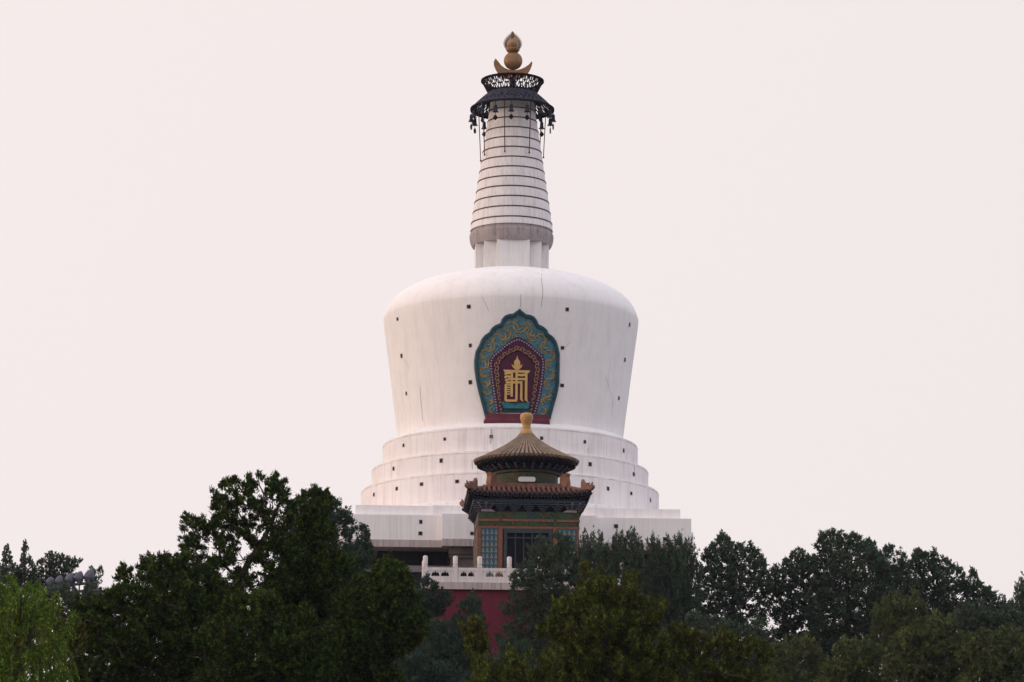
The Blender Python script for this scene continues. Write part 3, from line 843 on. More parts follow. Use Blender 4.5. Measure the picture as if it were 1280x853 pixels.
# round roof
rp = [(8, 543), (13, 548.8), (19, 553.8), (30, 561.3), (45, 569.5), (58, 576), (64, 579.2)]
rprof = [PX(*p) for p in rp]
b = MB()
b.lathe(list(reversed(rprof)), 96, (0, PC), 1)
NT = 66
for i in range(NT):
    a = 2*math.pi*i/NT
    b.tube([((r)*math.cos(a), PC+(r)*math.sin(a), z+0.055) for r, z in rprof[:-1]+[(rprof[-1][0]+0.09, rprof[-1][1]-0.01)]], [0.02, 0.035, 0.05, 0.07, 0.09, 0.10, 0.11], 6)
for i in range(NT):           # dripping tiles between the round tile ends
    a = 2*math.pi*(i+0.5)/NT; r, z = rprof[-1]
    c_ = Vector((math.cos(a), math.sin(a), 0)); t_ = Vector((-math.sin(a), math.cos(a), 0)); o_ = Vector((0, PC, z))+c_*(r+0.01)
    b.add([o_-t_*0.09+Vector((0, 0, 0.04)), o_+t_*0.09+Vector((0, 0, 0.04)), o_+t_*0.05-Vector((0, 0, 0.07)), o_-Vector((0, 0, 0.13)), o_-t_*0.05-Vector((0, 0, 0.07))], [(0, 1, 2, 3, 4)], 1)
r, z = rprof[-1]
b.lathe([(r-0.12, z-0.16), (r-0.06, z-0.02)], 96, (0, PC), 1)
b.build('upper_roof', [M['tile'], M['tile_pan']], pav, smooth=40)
b = MB()
re, ze = rprof[-1]
b.lathe([(2.1, ze-0.75), (2.3, ze-0.62), (2.35, ze-0.40), (re-0.45, ze-0.30), (re-0.10, ze-0.14), (re-0.06, ze-0.04)], 72, (0, PC))
for i in range(60):
    a = 2*math.pi*i/60; ca, sa = math.cos(a), math.sin(a)
    b.tube([(2.3*ca, PC+2.3*sa, ze-0.44), ((re-0.12)*ca, PC+(re-0.12)*sa, ze-0.24)], 0.055, 5)
    if i % 2 == 0:
        for q, (ro, zo) in enumerate(((2.45, 0.62), (2.6, 0.52), (2.75, 0.42))):
            b.box((-0.07, -0.07, -0.05), (0.07, 0.07, 0.05), 1, Matrix.Translation((ro*ca, PC+ro*sa, ze-zo)) @ Matrix.Rotation(a, 4, 'Z'))
b.build('upper_eave', [M['wood_dark'], M['bracket']], pav, smooth=40)
# drum with plaque
zd0 = onY(657, 611, YF+1.0).z; 
b = MB(); b.lathe([(2.05, zd0-0.8), (2.05, ze-0.9), (2.18, ze-0.85), (2.18, ze-0.62), (2.05, ze-0.58)], 64, (0, PC))
dr = b.build('upper_drum', M['beam'], pav, smooth=30)
b = MB()
pz0, pz1 = onY(657, 602.3, PC-2.2).z, onY(657, 596.2, PC-2.2).z
px0, px1 = onY(647.6, 599, PC-2.2).x, onY(669.4, 599, PC-2.2).x
h_ = (pz1-pz0)/2; pl = []
for i in range(9): a = -math.pi/2+math.pi*i/8; pl.append((px1-h_*0.8+h_*0.8*math.cos(a), (pz0+pz1)/2+h_*math.sin(a)))
for i in range(9): a = math.pi/2+math.pi*i/8; pl.append((px0+h_*0.8+h_*0.8*math.cos(a), (pz0+pz1)/2+h_*math.sin(a)))
b.prism(pl, lambda u, v, t: (u, PC-2.18-t, v), -0.1, 0.05); b.build('plaque', M['plaque'], dr)
# square roof
RH = 2.32
zE = onY(657, 615.5, PC-EH).z; zR = onY(657, 608.5, PC-RH).z
b = MB()
def roofpt(side, u, t):
    """side 0..3, u -1..1 along the eave, t 0 (ridge)..1 (eave); corners lift"""
    hw = RH+(EH-RH)*t
    x_, y_ = u*hw, -hw
    z_ = zR+(zE-zR)*(0.35*t*t+0.65*t) if False else zR+(zE-zR)*(1-(1-t)**1.6)
    z_ += 0.20*(abs(u)**4)*t*t
    c_, s_ = ((1, 0), (0, 1), (-1, 0), (0, -1))[side]
    return Vector((x_*c_-y_*s_, PC+x_*s_+y_*c_, z_))
nu, nt = 40, 8
for sd_ in range(4):
    vs = [roofpt(sd_, -1+2*i/nu, j/nt) for j in range(nt+1) for i in range(nu+1)]
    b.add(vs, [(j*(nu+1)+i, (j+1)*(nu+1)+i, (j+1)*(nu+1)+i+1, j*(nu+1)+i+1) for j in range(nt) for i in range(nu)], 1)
    NR = 25
    for i in range(NR):
        u = -1+2*(i+0.5)/NR; xe = u*EH
        pts = []
        for j in range(7):
            t = j/6; hw = RH+(EH-RH)*t
            if abs(xe) > hw: continue
            pts.append(roofpt(sd_, xe/hw, t)+Vector((0, 0, 0.035)))
        if len(pts) >= 2:
            b.tube([p+Vector((0, 0, 0.03)) for p in pts], 0.10, 7)
        # drip tile hanging between two tile ends
        if i < NR-1:
            u2 = -1+2*(i+1)/NR; p = roofpt(sd_, u2, 1); q = (roofpt(sd_, u2+0.02, 1)-roofpt(sd_, u2-0.02, 1)).normalized()
            od = Vector((q.y, -q.x, 0)).normalized()*0.012
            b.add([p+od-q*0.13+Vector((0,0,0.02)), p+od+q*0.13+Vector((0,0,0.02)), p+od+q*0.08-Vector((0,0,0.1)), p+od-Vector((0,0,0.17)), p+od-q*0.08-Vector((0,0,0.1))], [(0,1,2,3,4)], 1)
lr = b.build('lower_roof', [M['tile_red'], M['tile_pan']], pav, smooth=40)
b = MB()   # square ridge round the drum, with corner ornaments
for sd_ in range(4):
    m_ = Matrix.Translation((0, PC, 0)) @ Matrix.Rotation(sd_*math.pi/2, 4, 'Z')
    b.box((-RH-0.1+0.004*sd_, -RH-0.14, zR-0.12), (RH+0.1-0.2, -RH+0.1, zR+0.10+0.003*sd_), 0, m_)
    b.box((-RH-0.05+0.004*sd_, -RH-0.07, zR+0.10), (RH-0.15, -RH+0.05, zR+0.22+0.003*sd_), 0, m_)
b.build('ridge', M['tile_red'], lr)
for sx, sy in ((-1, -1), (1, -1), (1, 1), (-1, 1)):
    b = MB()
    c_ = Vector((sx*(RH-0.02), PC+sy*(RH-0.02), zR))
    an = math.atan2(sy, sx)
    m_ = Matrix.Translation(c_) @ Matrix.Rotation(an, 4, 'Z')
    P = [(-0.22, -0.1), (0.34, -0.1), (0.38, 0.25), (0.30, 0.62), (0.36, 0.86), (0.10, 0.72), (-0.02, 0.84), (-0.2, 0.66)]
    b.prism(P, lambda u, v, t: m_ @ Vector((u, -t, v)), -0.2, 0.2)
    b.build('ridge_ornament', M['orange'], lr)
    # hip ridge and the beasts on the eave corner
    b = MB()
    sdm = {(-1, -1): 0, (1, -1): 1, (1, 1): 2, (-1, 1): 3}[(sx, sy)]
    pts = [roofpt(sdm, -1, j/6)+Vector((0, 0, 0.10)) for j in range(7)]
    b.tube(pts, 0.13, 8)
    tip = pts[-1]; od = Vector((sx, sy, 0)).normalized()
    lat = Vector((-od.y, od.x, 0))
    def bf(u, v, t): return tip-od*0.62+od*u+lat*t+Vector((0, 0, v))
    b.prism([(-0.22, 0.0), (0.62, -0.10), (0.80, 0.06), (0.76, 0.22), (0.60, 0.26), (0.5, 0.16), (0.36, 0.22), (0.3, 0.4), (0.12, 0.36), (0.02, 0.46), (-0.1, 0.66), (-0.2, 0.5)], bf, -0.11, 0.11)
    for q in range(2): b.tube([tip-od*(0.25-0.28*q)+Vector((0, 0, 0.05)), tip-od*(0.28-0.28*q)+Vector((0, 0, 0.3)), tip-od*(0.18-0.28*q)+Vector((0, 0, 0.4))], [0.09, 0.075, 0.03], 6)
    b.build('hip_ridge', M['tile_red'], lr, smooth=40)
# eaves: soffit, two rows of rafters, purlin
zW = onY(657, 640, YF).z
b = MB()
for sd_ in range(4):
    c_, s_ = ((1, 0), (0, 1), (-1, 0), (0, -1))[sd_]
    def rp_(x_, y_, z_): return Vector((x_*c_-y_*s_, PC+x_*s_+y_*c_, z_))
    lift = lambda u: 0.20*abs(u)**4
    n_ = 24
    vs = []
    for (hw, dz, lf) in ((3.0, 0.10, 0), (3.62, -0.28, 0.5), (EH-0.05, -0.19, 1.0), (EH-0.03, -0.08, 1.0)):
        zz = (zE if hw > 3.3 else zE+0.15)+dz
        vs += [rp_((-1+2*i/n_)*hw, -hw, zz+lift(-1+2*i/n_)*lf) for i in range(n_+1)]
    b.add(vs, [(j*(n_+1)+i, j*(n_+1)+i+1, (j+1)*(n_+1)+i+1, (j+1)*(n_+1)+i) for j in range(3) for i in range(n_)], 0)
    for i in range(36):
        u = -1+2*(i+0.5)/36
        p0 = rp_(u*3.5, -3.15, zE-0.20+lift(u)*0.4); p1 = rp_(u*(EH-0.1), -EH+0.08, zE-0.24+lift(u))
        b.tube([p0, p1], 0.055, 4, 1)
        p0 = rp_(u*3.3, -3.05, zE-0.36+lift(u)*0.2); p1 = rp_(u*(EH-0.42), -EH+0.40, zE-0.40+lift(u)*0.6)
        b.tube([p0, p1], 0.055, 5, 1)
    b.box((-3.55, -3.58, zE-0.62), (3.55, -3.40, zE-0.44), 2, Matrix.Translation((0, PC, 0)) @ Matrix.Rotation(sd_*math.pi/2, 4, 'Z'))
b.build('lower_eave', [M['wood_dark'], M['bracket'], M['purlin']], pav)
# bracket sets
def bracket(x_, sd_, big):
    b = MB(); c_ = Matrix.Translation((0, PC, 0)) @ Matrix.Rotation(sd_*math.pi/2, 4, 'Z')
    z_ = zW+0.02; st = (zE-0.62-z_)/4
    for q in range(4):
        w_ = 0.14+0.10*q+(0.06 if big else 0); out_ = 3.2+0.07+0.11*q
        b.box((x_-w_, -out_, z_+st*q), (x_+w_, -3.1, z_+st*q+st*0.55), 0, c_)
        for s_ in (-1, 0, 1):
            b.box((x_+s_*w_-0.06, -out_-0.02, z_+st*q+st*0.55), (x_+s_*w_+0.06, -3.1, z_+st*(q+1)-0.004), 1 if big else 2, c_)
    return b.build('bracket_set', [M['bracket'], M['bracket_edge'], M['purlin']], pav)
for sd_ in range(4):
    for x_ in (-1.8, -0.9, 0.0, 0.9, 1.8): bracket(x_, sd_, False)
    for x_ in (-2.75, 2.75): bracket(x_, sd_, True)
b = MB()
for sx, sy in ((-1, -1), (1, -1), (1, 1), (-1, 1)):
    b.tube([(sx*3.1, PC+sy*3.1, zE-0.55), (sx*(EH-0.02), PC+sy*(EH-0.02), zE+0.02)], [0.16, 0.11], 6)
b.build('hip_rafter', M['wood_dark'], pav)
for sx in (-1, 1):
    b = MB(); x0 = sx*2.15; x1 = sx*3.05
    z0 = zW-0.02
    b.prism([(min(x0, x1), z0), (max(x0, x1), z0), (max(x0, x1)-(0.0 if sx > 0 else 0.35), z0+0.2), (min(x0, x1)+(0.35 if sx > 0 else 0.0), z0+0.2)] , lambda u, v, t: (u, YF-t, v), 0.0, 0.10)
    b.build('bracket_base', M['bracket_edge'], pav)
# body
zb1 = onY(657, 649.3, YF).z; zs0 = onY(657, 652.3, YF).z; zb2 = onY(657, 658.3, YF).z; zl = onY(657, 661, YF).z
b = MB(); b.box((-3.12, PC-3.12, ZC), (3.12, PC+3.12, zE-0.35)); b.build('wall', M['wood_dark'], pav)
def front_beam(z0, z1, t, m, name, sd_=0):
    b = MB(); c_ = Matrix.Translation((0, PC, 0)) @ Matrix.Rotation(sd_*math.pi/2, 4, 'Z')
    b.box((-3.2+0.004*sd_, -3.2-t, z0), (3.2+0.004*sd_, -3.1, z1), 0, c_)
    return b.build(name, m, pav)
fx_ = lambda p, y=690: onY(p, y, YF).x
for sd_ in (0, 3, 1, 2):
    b1 = front_beam(zb1, zW, 0.02, M['beam'], 'lintel', sd_)
    front_beam(zs0, zb1-0.004, 0.05, M['orange'], 'lintel_moulding', sd_)
    b2 = front_beam(zb2, zs0-0.004, 0.01, M['beam'], 'lintel', sd_)
    front_beam(zl, zb2-0.004, 0.04, M['orange'], 'lintel_moulding', sd_)
    if sd_ == 0:
        for (p0, p1, za, zb_, mi) in ((600, 606, zb1, zW, 0), (612, 617, zb1, zW, 0), (646, 658, zb1, zW, 0), (658.5, 671, zb1, zW, 1), (700, 712, zb1, zW, 0), (646, 654, zb2, zs0, 0), (662, 672, zb2, zs0, 0), (603, 609, zb2, zs0, 0), (683, 689, zb2, zs0, 1), (700, 708, zb2, zs0, 0)):
            b = MB(); b.box((fx_(p0), YF-0.035, za+0.03), (fx_(p1), YF+0.02, zb_-0.03))
            b.build('painted_field', M['blue_field'] if mi else M['beam_green'], b1 if za == zb1 else b2)
cols = [(-3.2, -3.2+0.15, 0), (fx_(622.8), fx_(628), 0), (fx_(691), fx_(696.3), 0), (3.2-0.15, 3.2, 0)]
for x0, x1, _ in cols:
    b = MB(); b.box((x0, YF-0.07, ZC), (x1, YF+0.1, zl-0.003)); b.build('column', M['orange'], pav)
for za, x0, x1 in ((zW, fx_(622.8), fx_(628)), (zW, fx_(691), fx_(696.3))):
    b = MB(); b.box((x0+0.04, YF-0.055, zb2+0.01), (x1-0.04, YF+0.05, za-0.03)); b.build('column_head', M['beam'], pav)
def buddha_panel(x0, x1, y0, mtx=None):
    b = MB()
    I = mtx or Matrix.Identity(4)
    b.box((x0, y0, ZC), (x1, y0+0.12, zl-0.003), 0, mtx)
    nx = max(1, round((x1-x0)/0.295)); st = (x1-x0)/nx; sz = 0.385
    z_ = zl-0.06
    while z_ > ZC+0.4:
        for i in range(nx):
            cx = x0+st*(i+0.5)
            def f(u, v, t): return I @ Vector((cx+u, y0-t, z_-0.34+v))
            b.prism([(-0.10, 0.0), (0.10, 0.0), (0.105, 0.05), (0.06, 0.10), (0.065, 0.17), (0.03, 0.21), (-0.03, 0.21), (-0.065, 0.17), (-0.06, 0.10), (-0.105, 0.05)], f, 0.0, 0.05, 1)
            b.prism([(-0.035, 0.21), (0.035, 0.21), (0.045, 0.26), (0.02, 0.30), (-0.02, 0.30), (-0.045, 0.26)], f, 0.0, 0.05, 1)
        z_ -= sz
    return b.build('figure_tile_panel', [M['blue_tile'], M['figure']], pav)
buddha_panel(cols[0][1]+0.01, cols[1][0]-0.01, YF)
buddha_panel(cols[2][1]+0.01, cols[3][0]-0.01, YF)
mL = Matrix.Translation((0, PC, 0)) @ Matrix.Rotation(-math.pi/2, 4, 'Z')
buddha_panel(-2.9, 2.9, -3.2, mL)
b = MB()
for x_ in (-3.2, 3.2-0.26): b.box((x_, -3.27, ZC), (x_+0.26, -3.1, zl-0.003), 0, mL)
b.build('column', M['orange'], pav)
# door
dx0, dx1 = fx_(629.5), fx_(690); zd = onY(657, 661, YF).z
dr_ = MB()
dr_.box((dx0, YF-0.03, zd-0.28), (dx1, YF+0.1, zd-0.004)); dr_.box((dx0, YF-0.03, ZC), (dx0+0.22, YF+0.1, zd-0.284)); dr_.box((dx1-0.22, YF-0.03, ZC), (dx1, YF+0.1, zd-0.284))
doorf = dr_.build('door', M['door_frame'], pav)
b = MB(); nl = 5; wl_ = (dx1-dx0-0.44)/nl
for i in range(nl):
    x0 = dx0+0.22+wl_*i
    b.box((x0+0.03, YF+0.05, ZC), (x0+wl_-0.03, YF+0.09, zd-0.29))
b.build('door_interior_panel', M['door'], doorf)  # near-black panels paint the shaded interior between the mullions
b = MB()
for i in range(1, nl): 
    x0 = dx0+0.22+wl_*i; b.box((x0-0.035, YF+0.0, ZC), (x0+0.035, YF+0.08, zd-0.29))
b.box((dx0+0.22, YF+0.02, zd-0.62), (dx1-0.22, YF+0.07, zd-0.55))
b.build('door_mullion', M['door_frame'], doorf)

# ------------------------------------------------------------------ trees
def in_poly(P, poly):
    x, y = P[:, 0], P[:, 1]; r = np.zeros(len(P), bool)
    n = len(poly); j = n-1
    for i in range(n):
        xi, yi = poly[i]; xj, yj = poly[j]
        c = ((yi > y) != (yj > y)) & (x < (xj-xi)*(y-yi)/((yj-yi) if yj != yi else 1e-9)+xi)
        r ^= c; j = i
    return r
def edge_dist(P, poly):
    d = np.full(len(P), 1e9); n = len(poly)
    for i in range(n):
        a = np.array(poly[i], float); c = np.array(poly[(i+1) % n], float); ab = c-a
        t = np.clip(((P-a)@ab)/max(ab@ab, 1e-9), 0, 1)
        d = np.minimum(d, np.linalg.norm(P-(a+t[:, None]*ab), axis=1))
    return d
def mesh_np(name, V, F_, m, parent, k):
    """V (N,3) float, F_ (M,k) int"""
    me = bpy.data.meshes.new(name)
    me.vertices.add(len(V)); me.vertices.foreach_set('co', np.ascontiguousarray(V, np.float32).ravel())
    nf = len(F_)
    me.loops.add(nf*k); me.loops.foreach_set('vertex_index', np.ascontiguousarray(F_, np.int32).ravel())
    me.polygons.add(nf); me.polygons.foreach_set('loop_start', np.arange(0, nf*k, k, dtype=np.int32))
    me.materials.append(m); me.update(calc_edges=True)
    o = bpy.data.objects.new(name, me); COL.objects.link(o)
    if parent is not None: o.parent = parent
    return o
def unit(a): return a/np.maximum(np.linalg.norm(a, axis=-1, keepdims=True), 1e-9)
KIND = {  # plume length, plume radius, leaves per tuft, leaf length, leaf width, upward bias, layers of tufts, porosity
    'juniper': dict(pl=0.20, tr=0.165, n=44, l=0.13, w=0.060, up=0.6, cov=8, por=0.52, sc=0.62),
    'shaggy':  dict(pl=0.30, tr=0.135, n=38, l=0.17, w=0.045, up=1.0, cov=12, por=0.53, sc=0.70),
    'pine':    dict(pl=0.58, tr=0.13, n=20, l=0.19, w=0.080, up=1.8, cov=11, por=0.48, sc=0.65),
    'broad':   dict(pl=0.26, tr=0.13, n=9,  l=0.18, w=0.12, up=0.3, cov=12, por=0.48, sc=0.8),
    'soft':    dict(pl=0.30, tr=0.18, n=20, l=0.18, w=0.090, up=0.4, cov=11, por=0.49, sc=0.75),
    'sprig':   dict(pl=0.20, tr=0.08, n=8,  l=0.14, w=0.09, up=0.7, cov=8, por=0.42, sc=0.5),
}
HFn, HRn = np.array(HF), np.array(HR)
def leaves(C, ax, kd, g):
    """tuft roots C (N,3) and axes -> small triangles set along short tapering plumes"""
    n = kd['n']; N = len(C)
    sz = g.uniform(0.65, 1.35, (N, 1, 1))
    t = g.uniform(0, 1, (N, n, 1))
    off = unit(g.normal(0, 1, (N, n, 3)))
    pos = C[:, None, :]+ax[:, None, :]*t*kd['pl']*sz+off*kd['tr']*sz*(1.15-0.7*t)*(g.uniform(0, 1, (N, n, 1))**0.5)
    dr = unit(off*0.8+ax[:, None, :]*0.9+np.array([0, 0, 0.25*kd['up']])+g.normal(0, 0.45, (N, n, 3)))
    sd_ = unit(np.cross(dr, g.normal(0, 1, (N, n, 3))+off*0.6))
    l = kd['l']*g.uniform(0.6, 1.3, (N, n, 1)); w = kd['w']*g.uniform(0.7, 1.3, (N, n, 1))
    V = np.stack([pos-sd_*w*0.5-dr*l*0.3, pos+sd_*w*0.5-dr*l*0.3, pos+dr*l*0.7], 2).reshape(-1, 3)
    return V, np.arange(len(V)).reshape(-1, 3)
def vnoise(P, g, n=7):
    """smooth 3-D noise in 0..1 from a few random waves of wavelength about 1..2"""
    v = np.zeros(len(P))
    for _ in range(n):
        k = unit(g.normal(0, 1, (1, 3)))[0]*g.uniform(2.6, 6.5)
        v += np.sin(P@k+g.uniform(0, 6.28))
    v /= math.sqrt(n*0.5)
    return 0.5+0.5*np.tanh(v*0.8)
def ragged(poly, ppm, g):
    o = []
    for (x0, y0), (x1, y1) in zip(poly, poly[1:]+poly[:1]):
        L = math.hypot(x1-x0, y1-y0); m_ = max(1, int(L/(0.45*ppm)))
        for q in range(m_):
            t = q/m_; a = g.normal(0, 0.17)*ppm if q or m_ > 1 else g.normal(0, 0.08)*ppm
            o.append((x0+(x1-x0)*t+a*(y1-y0)/max(L, 1e-6), y0+(y1-y0)*t-a*(x1-x0)/max(L, 1e-6)))
    return o
def tree(name, label, cat, poly, d, trunk, kind='juniper', leaf='lf_juniper', bark='bark', n=0, lobe=0.8, depth=2.0, holes=(), seed=1, group=None, dens=1.0, gap=1.0, por=None):
    """poly: silhouette of the crown, trunk: points from the crown down (all measured in the picture, at distance d)"""
    g = np.random.default_rng(seed); kd = dict(KIND[kind])
    if por is not None: kd['por'] = por
    ppm = F/(d/math.cos(PITCH))
    poly = ragged([tuple(p) for p in poly], ppm, g)
    xs = [p[0] for p in poly]; ys_ = [p[1] for p in poly]
    box = (max(xs)-min(xs))*(min(max(ys_), 905)-min(ys_))/ppm**2
    foot = (kd['pl']*0.8+kd['tr'])*kd['tr']*1.7
    N0 = int(box*kd['cov']*dens/foot)
    cand = np.column_stack([g.uniform(min(xs), max(xs), N0), g.uniform(min(ys_), max(ys_), N0)])
    cand = cand[in_poly(cand, poly)]
    ed = edge_dist(cand, poly)/ppm
    dep = np.minimum(depth, 0.25+1.6*np.sqrt(ed*0.7))
    z3 = (g.uniform(-1, 1, len(cand)))*dep
    P3 = np.column_stack([cand[:, 0]/ppm, cand[:, 1]/ppm, z3])
    Q3 = P3*np.array([1.0, 1.45, 1.0])
    big = vnoise(Q3/(1.5*kd['sc']), g); small = vnoise(Q3/(0.6*kd['sc']), g)
    surf = np.clip(np.minimum(ed/1.3, (dep-np.abs(z3))/1.5), 0, 1)      # 0 at the skin of the crown, 1 inside
    keep = (0.55*big+0.45*small) > kd['por']*(1.22-0.98*surf)
    hole = np.zeros(len(cand), bool)
    for hx, hy, hr in holes: hole |= np.hypot(cand[:, 0]-hx, (cand[:, 1]-hy)*1.15)+g.normal(0, hr*0.22, len(cand)) < hr
    keep &= ~hole
    cand, z3, ed = cand[keep], z3[keep], ed[keep]
    base = np.array(W(trunk[-1][0], trunk[-1][1], d)); gz = hill(base[0], base[1])
    k_ = RTn = np.array(RT); 
    p00 = np.array(W(CX, CY, d)); 
    T = np.array([np.array(W(c[0], c[1], d)) for c in cand])+HFn*z3[:, None]
    cen = np.array(W(sum(xs)/len(xs), min(ys_)*0.35+min(max(ys_), 905)*0.65, d))
    root = thing(name, label, cat, (base[0], base[1], gz), group); rl = np.array(root.location)
    outd = unit(T-cen)
    ax = unit(outd*0.75+np.array([0, 0, kd['up']])+g.normal(0, 0.45, T.shape))
    V, Fc = leaves(T-ax*kd['pl']*0.6, ax, kd, g)
    mesh_np('crown', V-rl, Fc, M[leaf], root, 3)
    # limb nodes: well spread points of the crown
    pick = [int(g.integers(len(T)))]; md = np.linalg.norm(T-T[pick[0]], axis=1)
    for _ in range(160):
        i = int(np.argmax(md)); pick.append(i); md = np.minimum(md, np.linalg.norm(T-T[i], axis=1))
        if md.max() < 0.75: break
    L = T[pick]-outd[pick]*0.12
    tp = [np.array(W(x_, y_, d)) for x_, y_ in trunk]
    tp.append(np.array([base[0], base[1], gz-0.3]))
    pts = []
    for a, c in zip(tp, tp[1:]):
        m_ = max(1, int(np.linalg.norm(c-a)/0.7))
        for q in range(m_): pts.append(a+(c-a)*q/m_+g.normal(0, 0.03, 3))
    pts.append(tp[-1])
    nodes_ = [p for p in pts]; par = list(range(1, len(pts)))+[-1]
    ht = max(tp[0][2]-gz, 1)
    order_ = sorted(range(len(L)), key=lambda i: min(np.linalg.norm(L[i]-p) for p in pts))
    for i in order_:
        A = np.array(nodes_); dv = L[i]-A; dd = np.linalg.norm(dv, axis=1)+np.where(dv[:, 2] < 0.0, -dv[:, 2]*1.2, 0)
        nodes_.append(L[i]); par.append(int(np.argmin(dd)))
    cnt = np.zeros(len(nodes_)); cnt[len(pts):] = 1
    for i in range(len(nodes_)-1, len(pts)-1, -1): cnt[par[i]] += cnt[i]
    for i in range(len(pts)-1): cnt[i+1] += cnt[i]
    rads = 0.016*np.sqrt(np.maximum(cnt, 0.5))*(ht/10)**0.3
    b = MB()
    tr_r = list(np.maximum.accumulate(np.maximum(rads[:len(pts)], 0.05)))
    b.tube([Vector(p-rl) for p in pts], [float(r) for r in tr_r], 8)
    for i in range(len(pts), len(nodes_)):
        p0, p1 = nodes_[par[i]], nodes_[i]
        ln = np.linalg.norm(p1-p0)
        md_ = (p0+p1)/2+g.normal(0, 0.08*ln, 3)-np.array([0, 0, 0.05*ln])
        r1 = float(rads[i]); r0 = float(min(rads[par[i]], r1*1.5))
        b.tube([Vector(p0-rl), Vector(md_-rl), Vector(p1-rl)], [r0, (r0+r1)/2, r1*0.7], 5, 0, False)
    # twigs from the nearest limb node to every second tuft
    NA = np.array(nodes_[len(pts):]); sel = np.arange(0, len(T), 5)
    own = np.array([int(np.argmin(((NA-p)**2).sum(1))) for p in T[sel]])
    A = NA[own]; B_ = T[sel]
    s1 = unit(np.cross(B_-A, g.normal(0, 1, A.shape))); w_ = 0.011
    v0 = np.stack([A-s1*w_-rl, A+s1*w_-rl, B_-rl], 1).reshape(-1, 3)
    o = len(b.v); b.v += [tuple(p) for p in v0]
    b.f += [(o+3*i, o+3*i+1, o+3*i+2) for i in range(len(sel))]; b.m += [0]*len(sel)
    b.build('trunk', M[bark], root, raw=True)
    return root
G1 = 'junipers on the near slope'; G2 = 'trees along the ridge right of the pagoda'; G3 = 'trees in front of the terrace'; G4 = 'trees on the lower right slope'; G5 = 'trees on the far left'
# the big juniper group in front on the left
tree('juniper_tree', 'tall open crowned juniper with bare forked limbs showing against the sky at left', 'tree',
     [(226,655),(232,648),(248,650),(256,640),(258,625),(270,606),(280,600),(286,594),(296,600),(300,612),(306,602),(312,594),(324,594),(330,588),(340,581),(352,586),(358,600),(360,608),(372,606),(378,618),(372,640),(376,660),(380,690),(380,740),(330,760),(282,750),(260,720),(232,700),(224,680)],
     130, [(352,628),(340,655),(326,680),(312,702),(303,722),(300,760),(300,860)], 'juniper', 'lf_juniper', depth=1.0, por=0.48, dens=1.05,
     holes=[(330,668,9),(342,652,6),(316,690,9),(302,678,8),(290,668,6),(270,690,8),(300,700,10),(285,712,9),(322,712,10),(296,640,4),(262,672,5),(362,664,5),(246,690,6),(310,624,4),(318,608,3)], seed=11, group=G1)
tree('juniper_tree', 'dense round headed juniper between the open juniper and the white base', 'tree',
     [(370,640),(376,622),(388,614),(402,612),(412,622),(418,640),(420,660),(430,690),(440,700),(452,720),(460,760),(458,870),(330,880),(320,760),(330,730),(352,700),(372,670)],
     132, [(398,640),(396,700),(392,800),(392,860)], 'juniper', 'lf_juniper', lobe=0.58, n=190, depth=2.2, gap=1.15, seed=12, group=G1, dens=1.9, por=0.47, holes=[(402,657,3), (394,662,3)])
tree('juniper_tree', 'dark pointed juniper standing just left of the marble balustrade', 'tree',
     [(430,740),(440,718),(462,716),(474,700),(486,693),(496,700),(504,714),(516,736),(526,752),(536,770),(534,790),(520,806),(505,820),(490,870),(410,880),(410,780)],
     128, [(484,715),(478,770),(470,860)], 'juniper', 'lf_juniper', lobe=0.56, n=170, depth=2.2, gap=1.15, seed=13, group=G1, dens=1.9, por=0.47)
tree('juniper_tree', 'low spreading juniper with flat topped arms reaching left over the willow', 'tree',
     [(142,735),(144,712),(152,700),(170,702),(182,691),(192,690),(202,698),(218,696),(232,694),(246,706),(262,702),(284,730),(300,760),(300,880),(90,880),(88,790),(92,760),(100,744),(128,748)],
     126, [(236,712),(226,740),(218,780),(214,860)], 'juniper', 'lf_juniper', lobe=0.46, n=240, depth=2.0, gap=1.2, seed=14, group=G1, dens=1.9, por=0.47,
     holes=[(166,722,6),(180,732,5),(152,726,4),(200,722,4)])
tree('juniper_tree', 'broad dark juniper filling the bottom left below the open juniper', 'tree',
     [(250,770),(290,745),(340,745),(400,770),(420,800),(420,890),(240,890)], 121, [(340,770),(338,870)], 'juniper', 'lf_juniper', lobe=0.58, n=130, depth=2.0, gap=1.15, seed=15, group=G1, dens=1.9, por=0.47)
# near yellow-green junipers, bottom centre
tree('juniper_tree', 'shaggy yellow green juniper with a rounded top below the pavilion', 'tree',
     [(686,800),(676,786),(684,768),(696,766),(688,750),(697,736),(708,744),(714,728),(724,722),(728,708),(738,702),(748,702),(757,712),(770,722),(782,714),(796,716),(800,728),(814,730),(818,744),(808,752),(826,752),(834,764),(828,778),(814,784),(830,796),(840,880),(670,880),(676,830)],
     112, [(752,726),(756,770),(760,870)], 'shaggy', 'lf_yellow', lobe=0.50, n=170, depth=2.2, seed=21, group=G1, por=0.50, dens=1.2, holes=[(713,754,4),(728,778,6),(768,746,4),(792,768,5),(757,802,8),(704,796,5),(782,820,7),(728,824,6)])
tree('juniper_tree', 'small twisted yellow green juniper tip in front of the red wall', 'tree',
     [(574,782),(584,775),(598,773),(606,784),(608,800),(606,815),(606,850),(612,880),(586,880),(592,850),(592,820),(584,804),(588,794)],
     112, [(596,786),(600,830),(600,880)], 'shaggy', 'lf_yellow', lobe=0.24, n=46, depth=0.6, gap=1.3, seed=22, group=G1, dens=1.3, por=0.30)
tree('juniper_tree', 'low shaggy olive juniper along the bottom edge right of the twisted tip', 'tree',
     [(582,860),(588,838),(600,826),(616,822),(634,812),(646,808),(660,812),(672,822),(690,812),(700,830),(704,890),(578,890)],
     110, [(650,830),(650,880)], 'shaggy', 'lf_yellow', lobe=0.42, n=90, depth=1.6, gap=1.2, seed=23, group=G1)
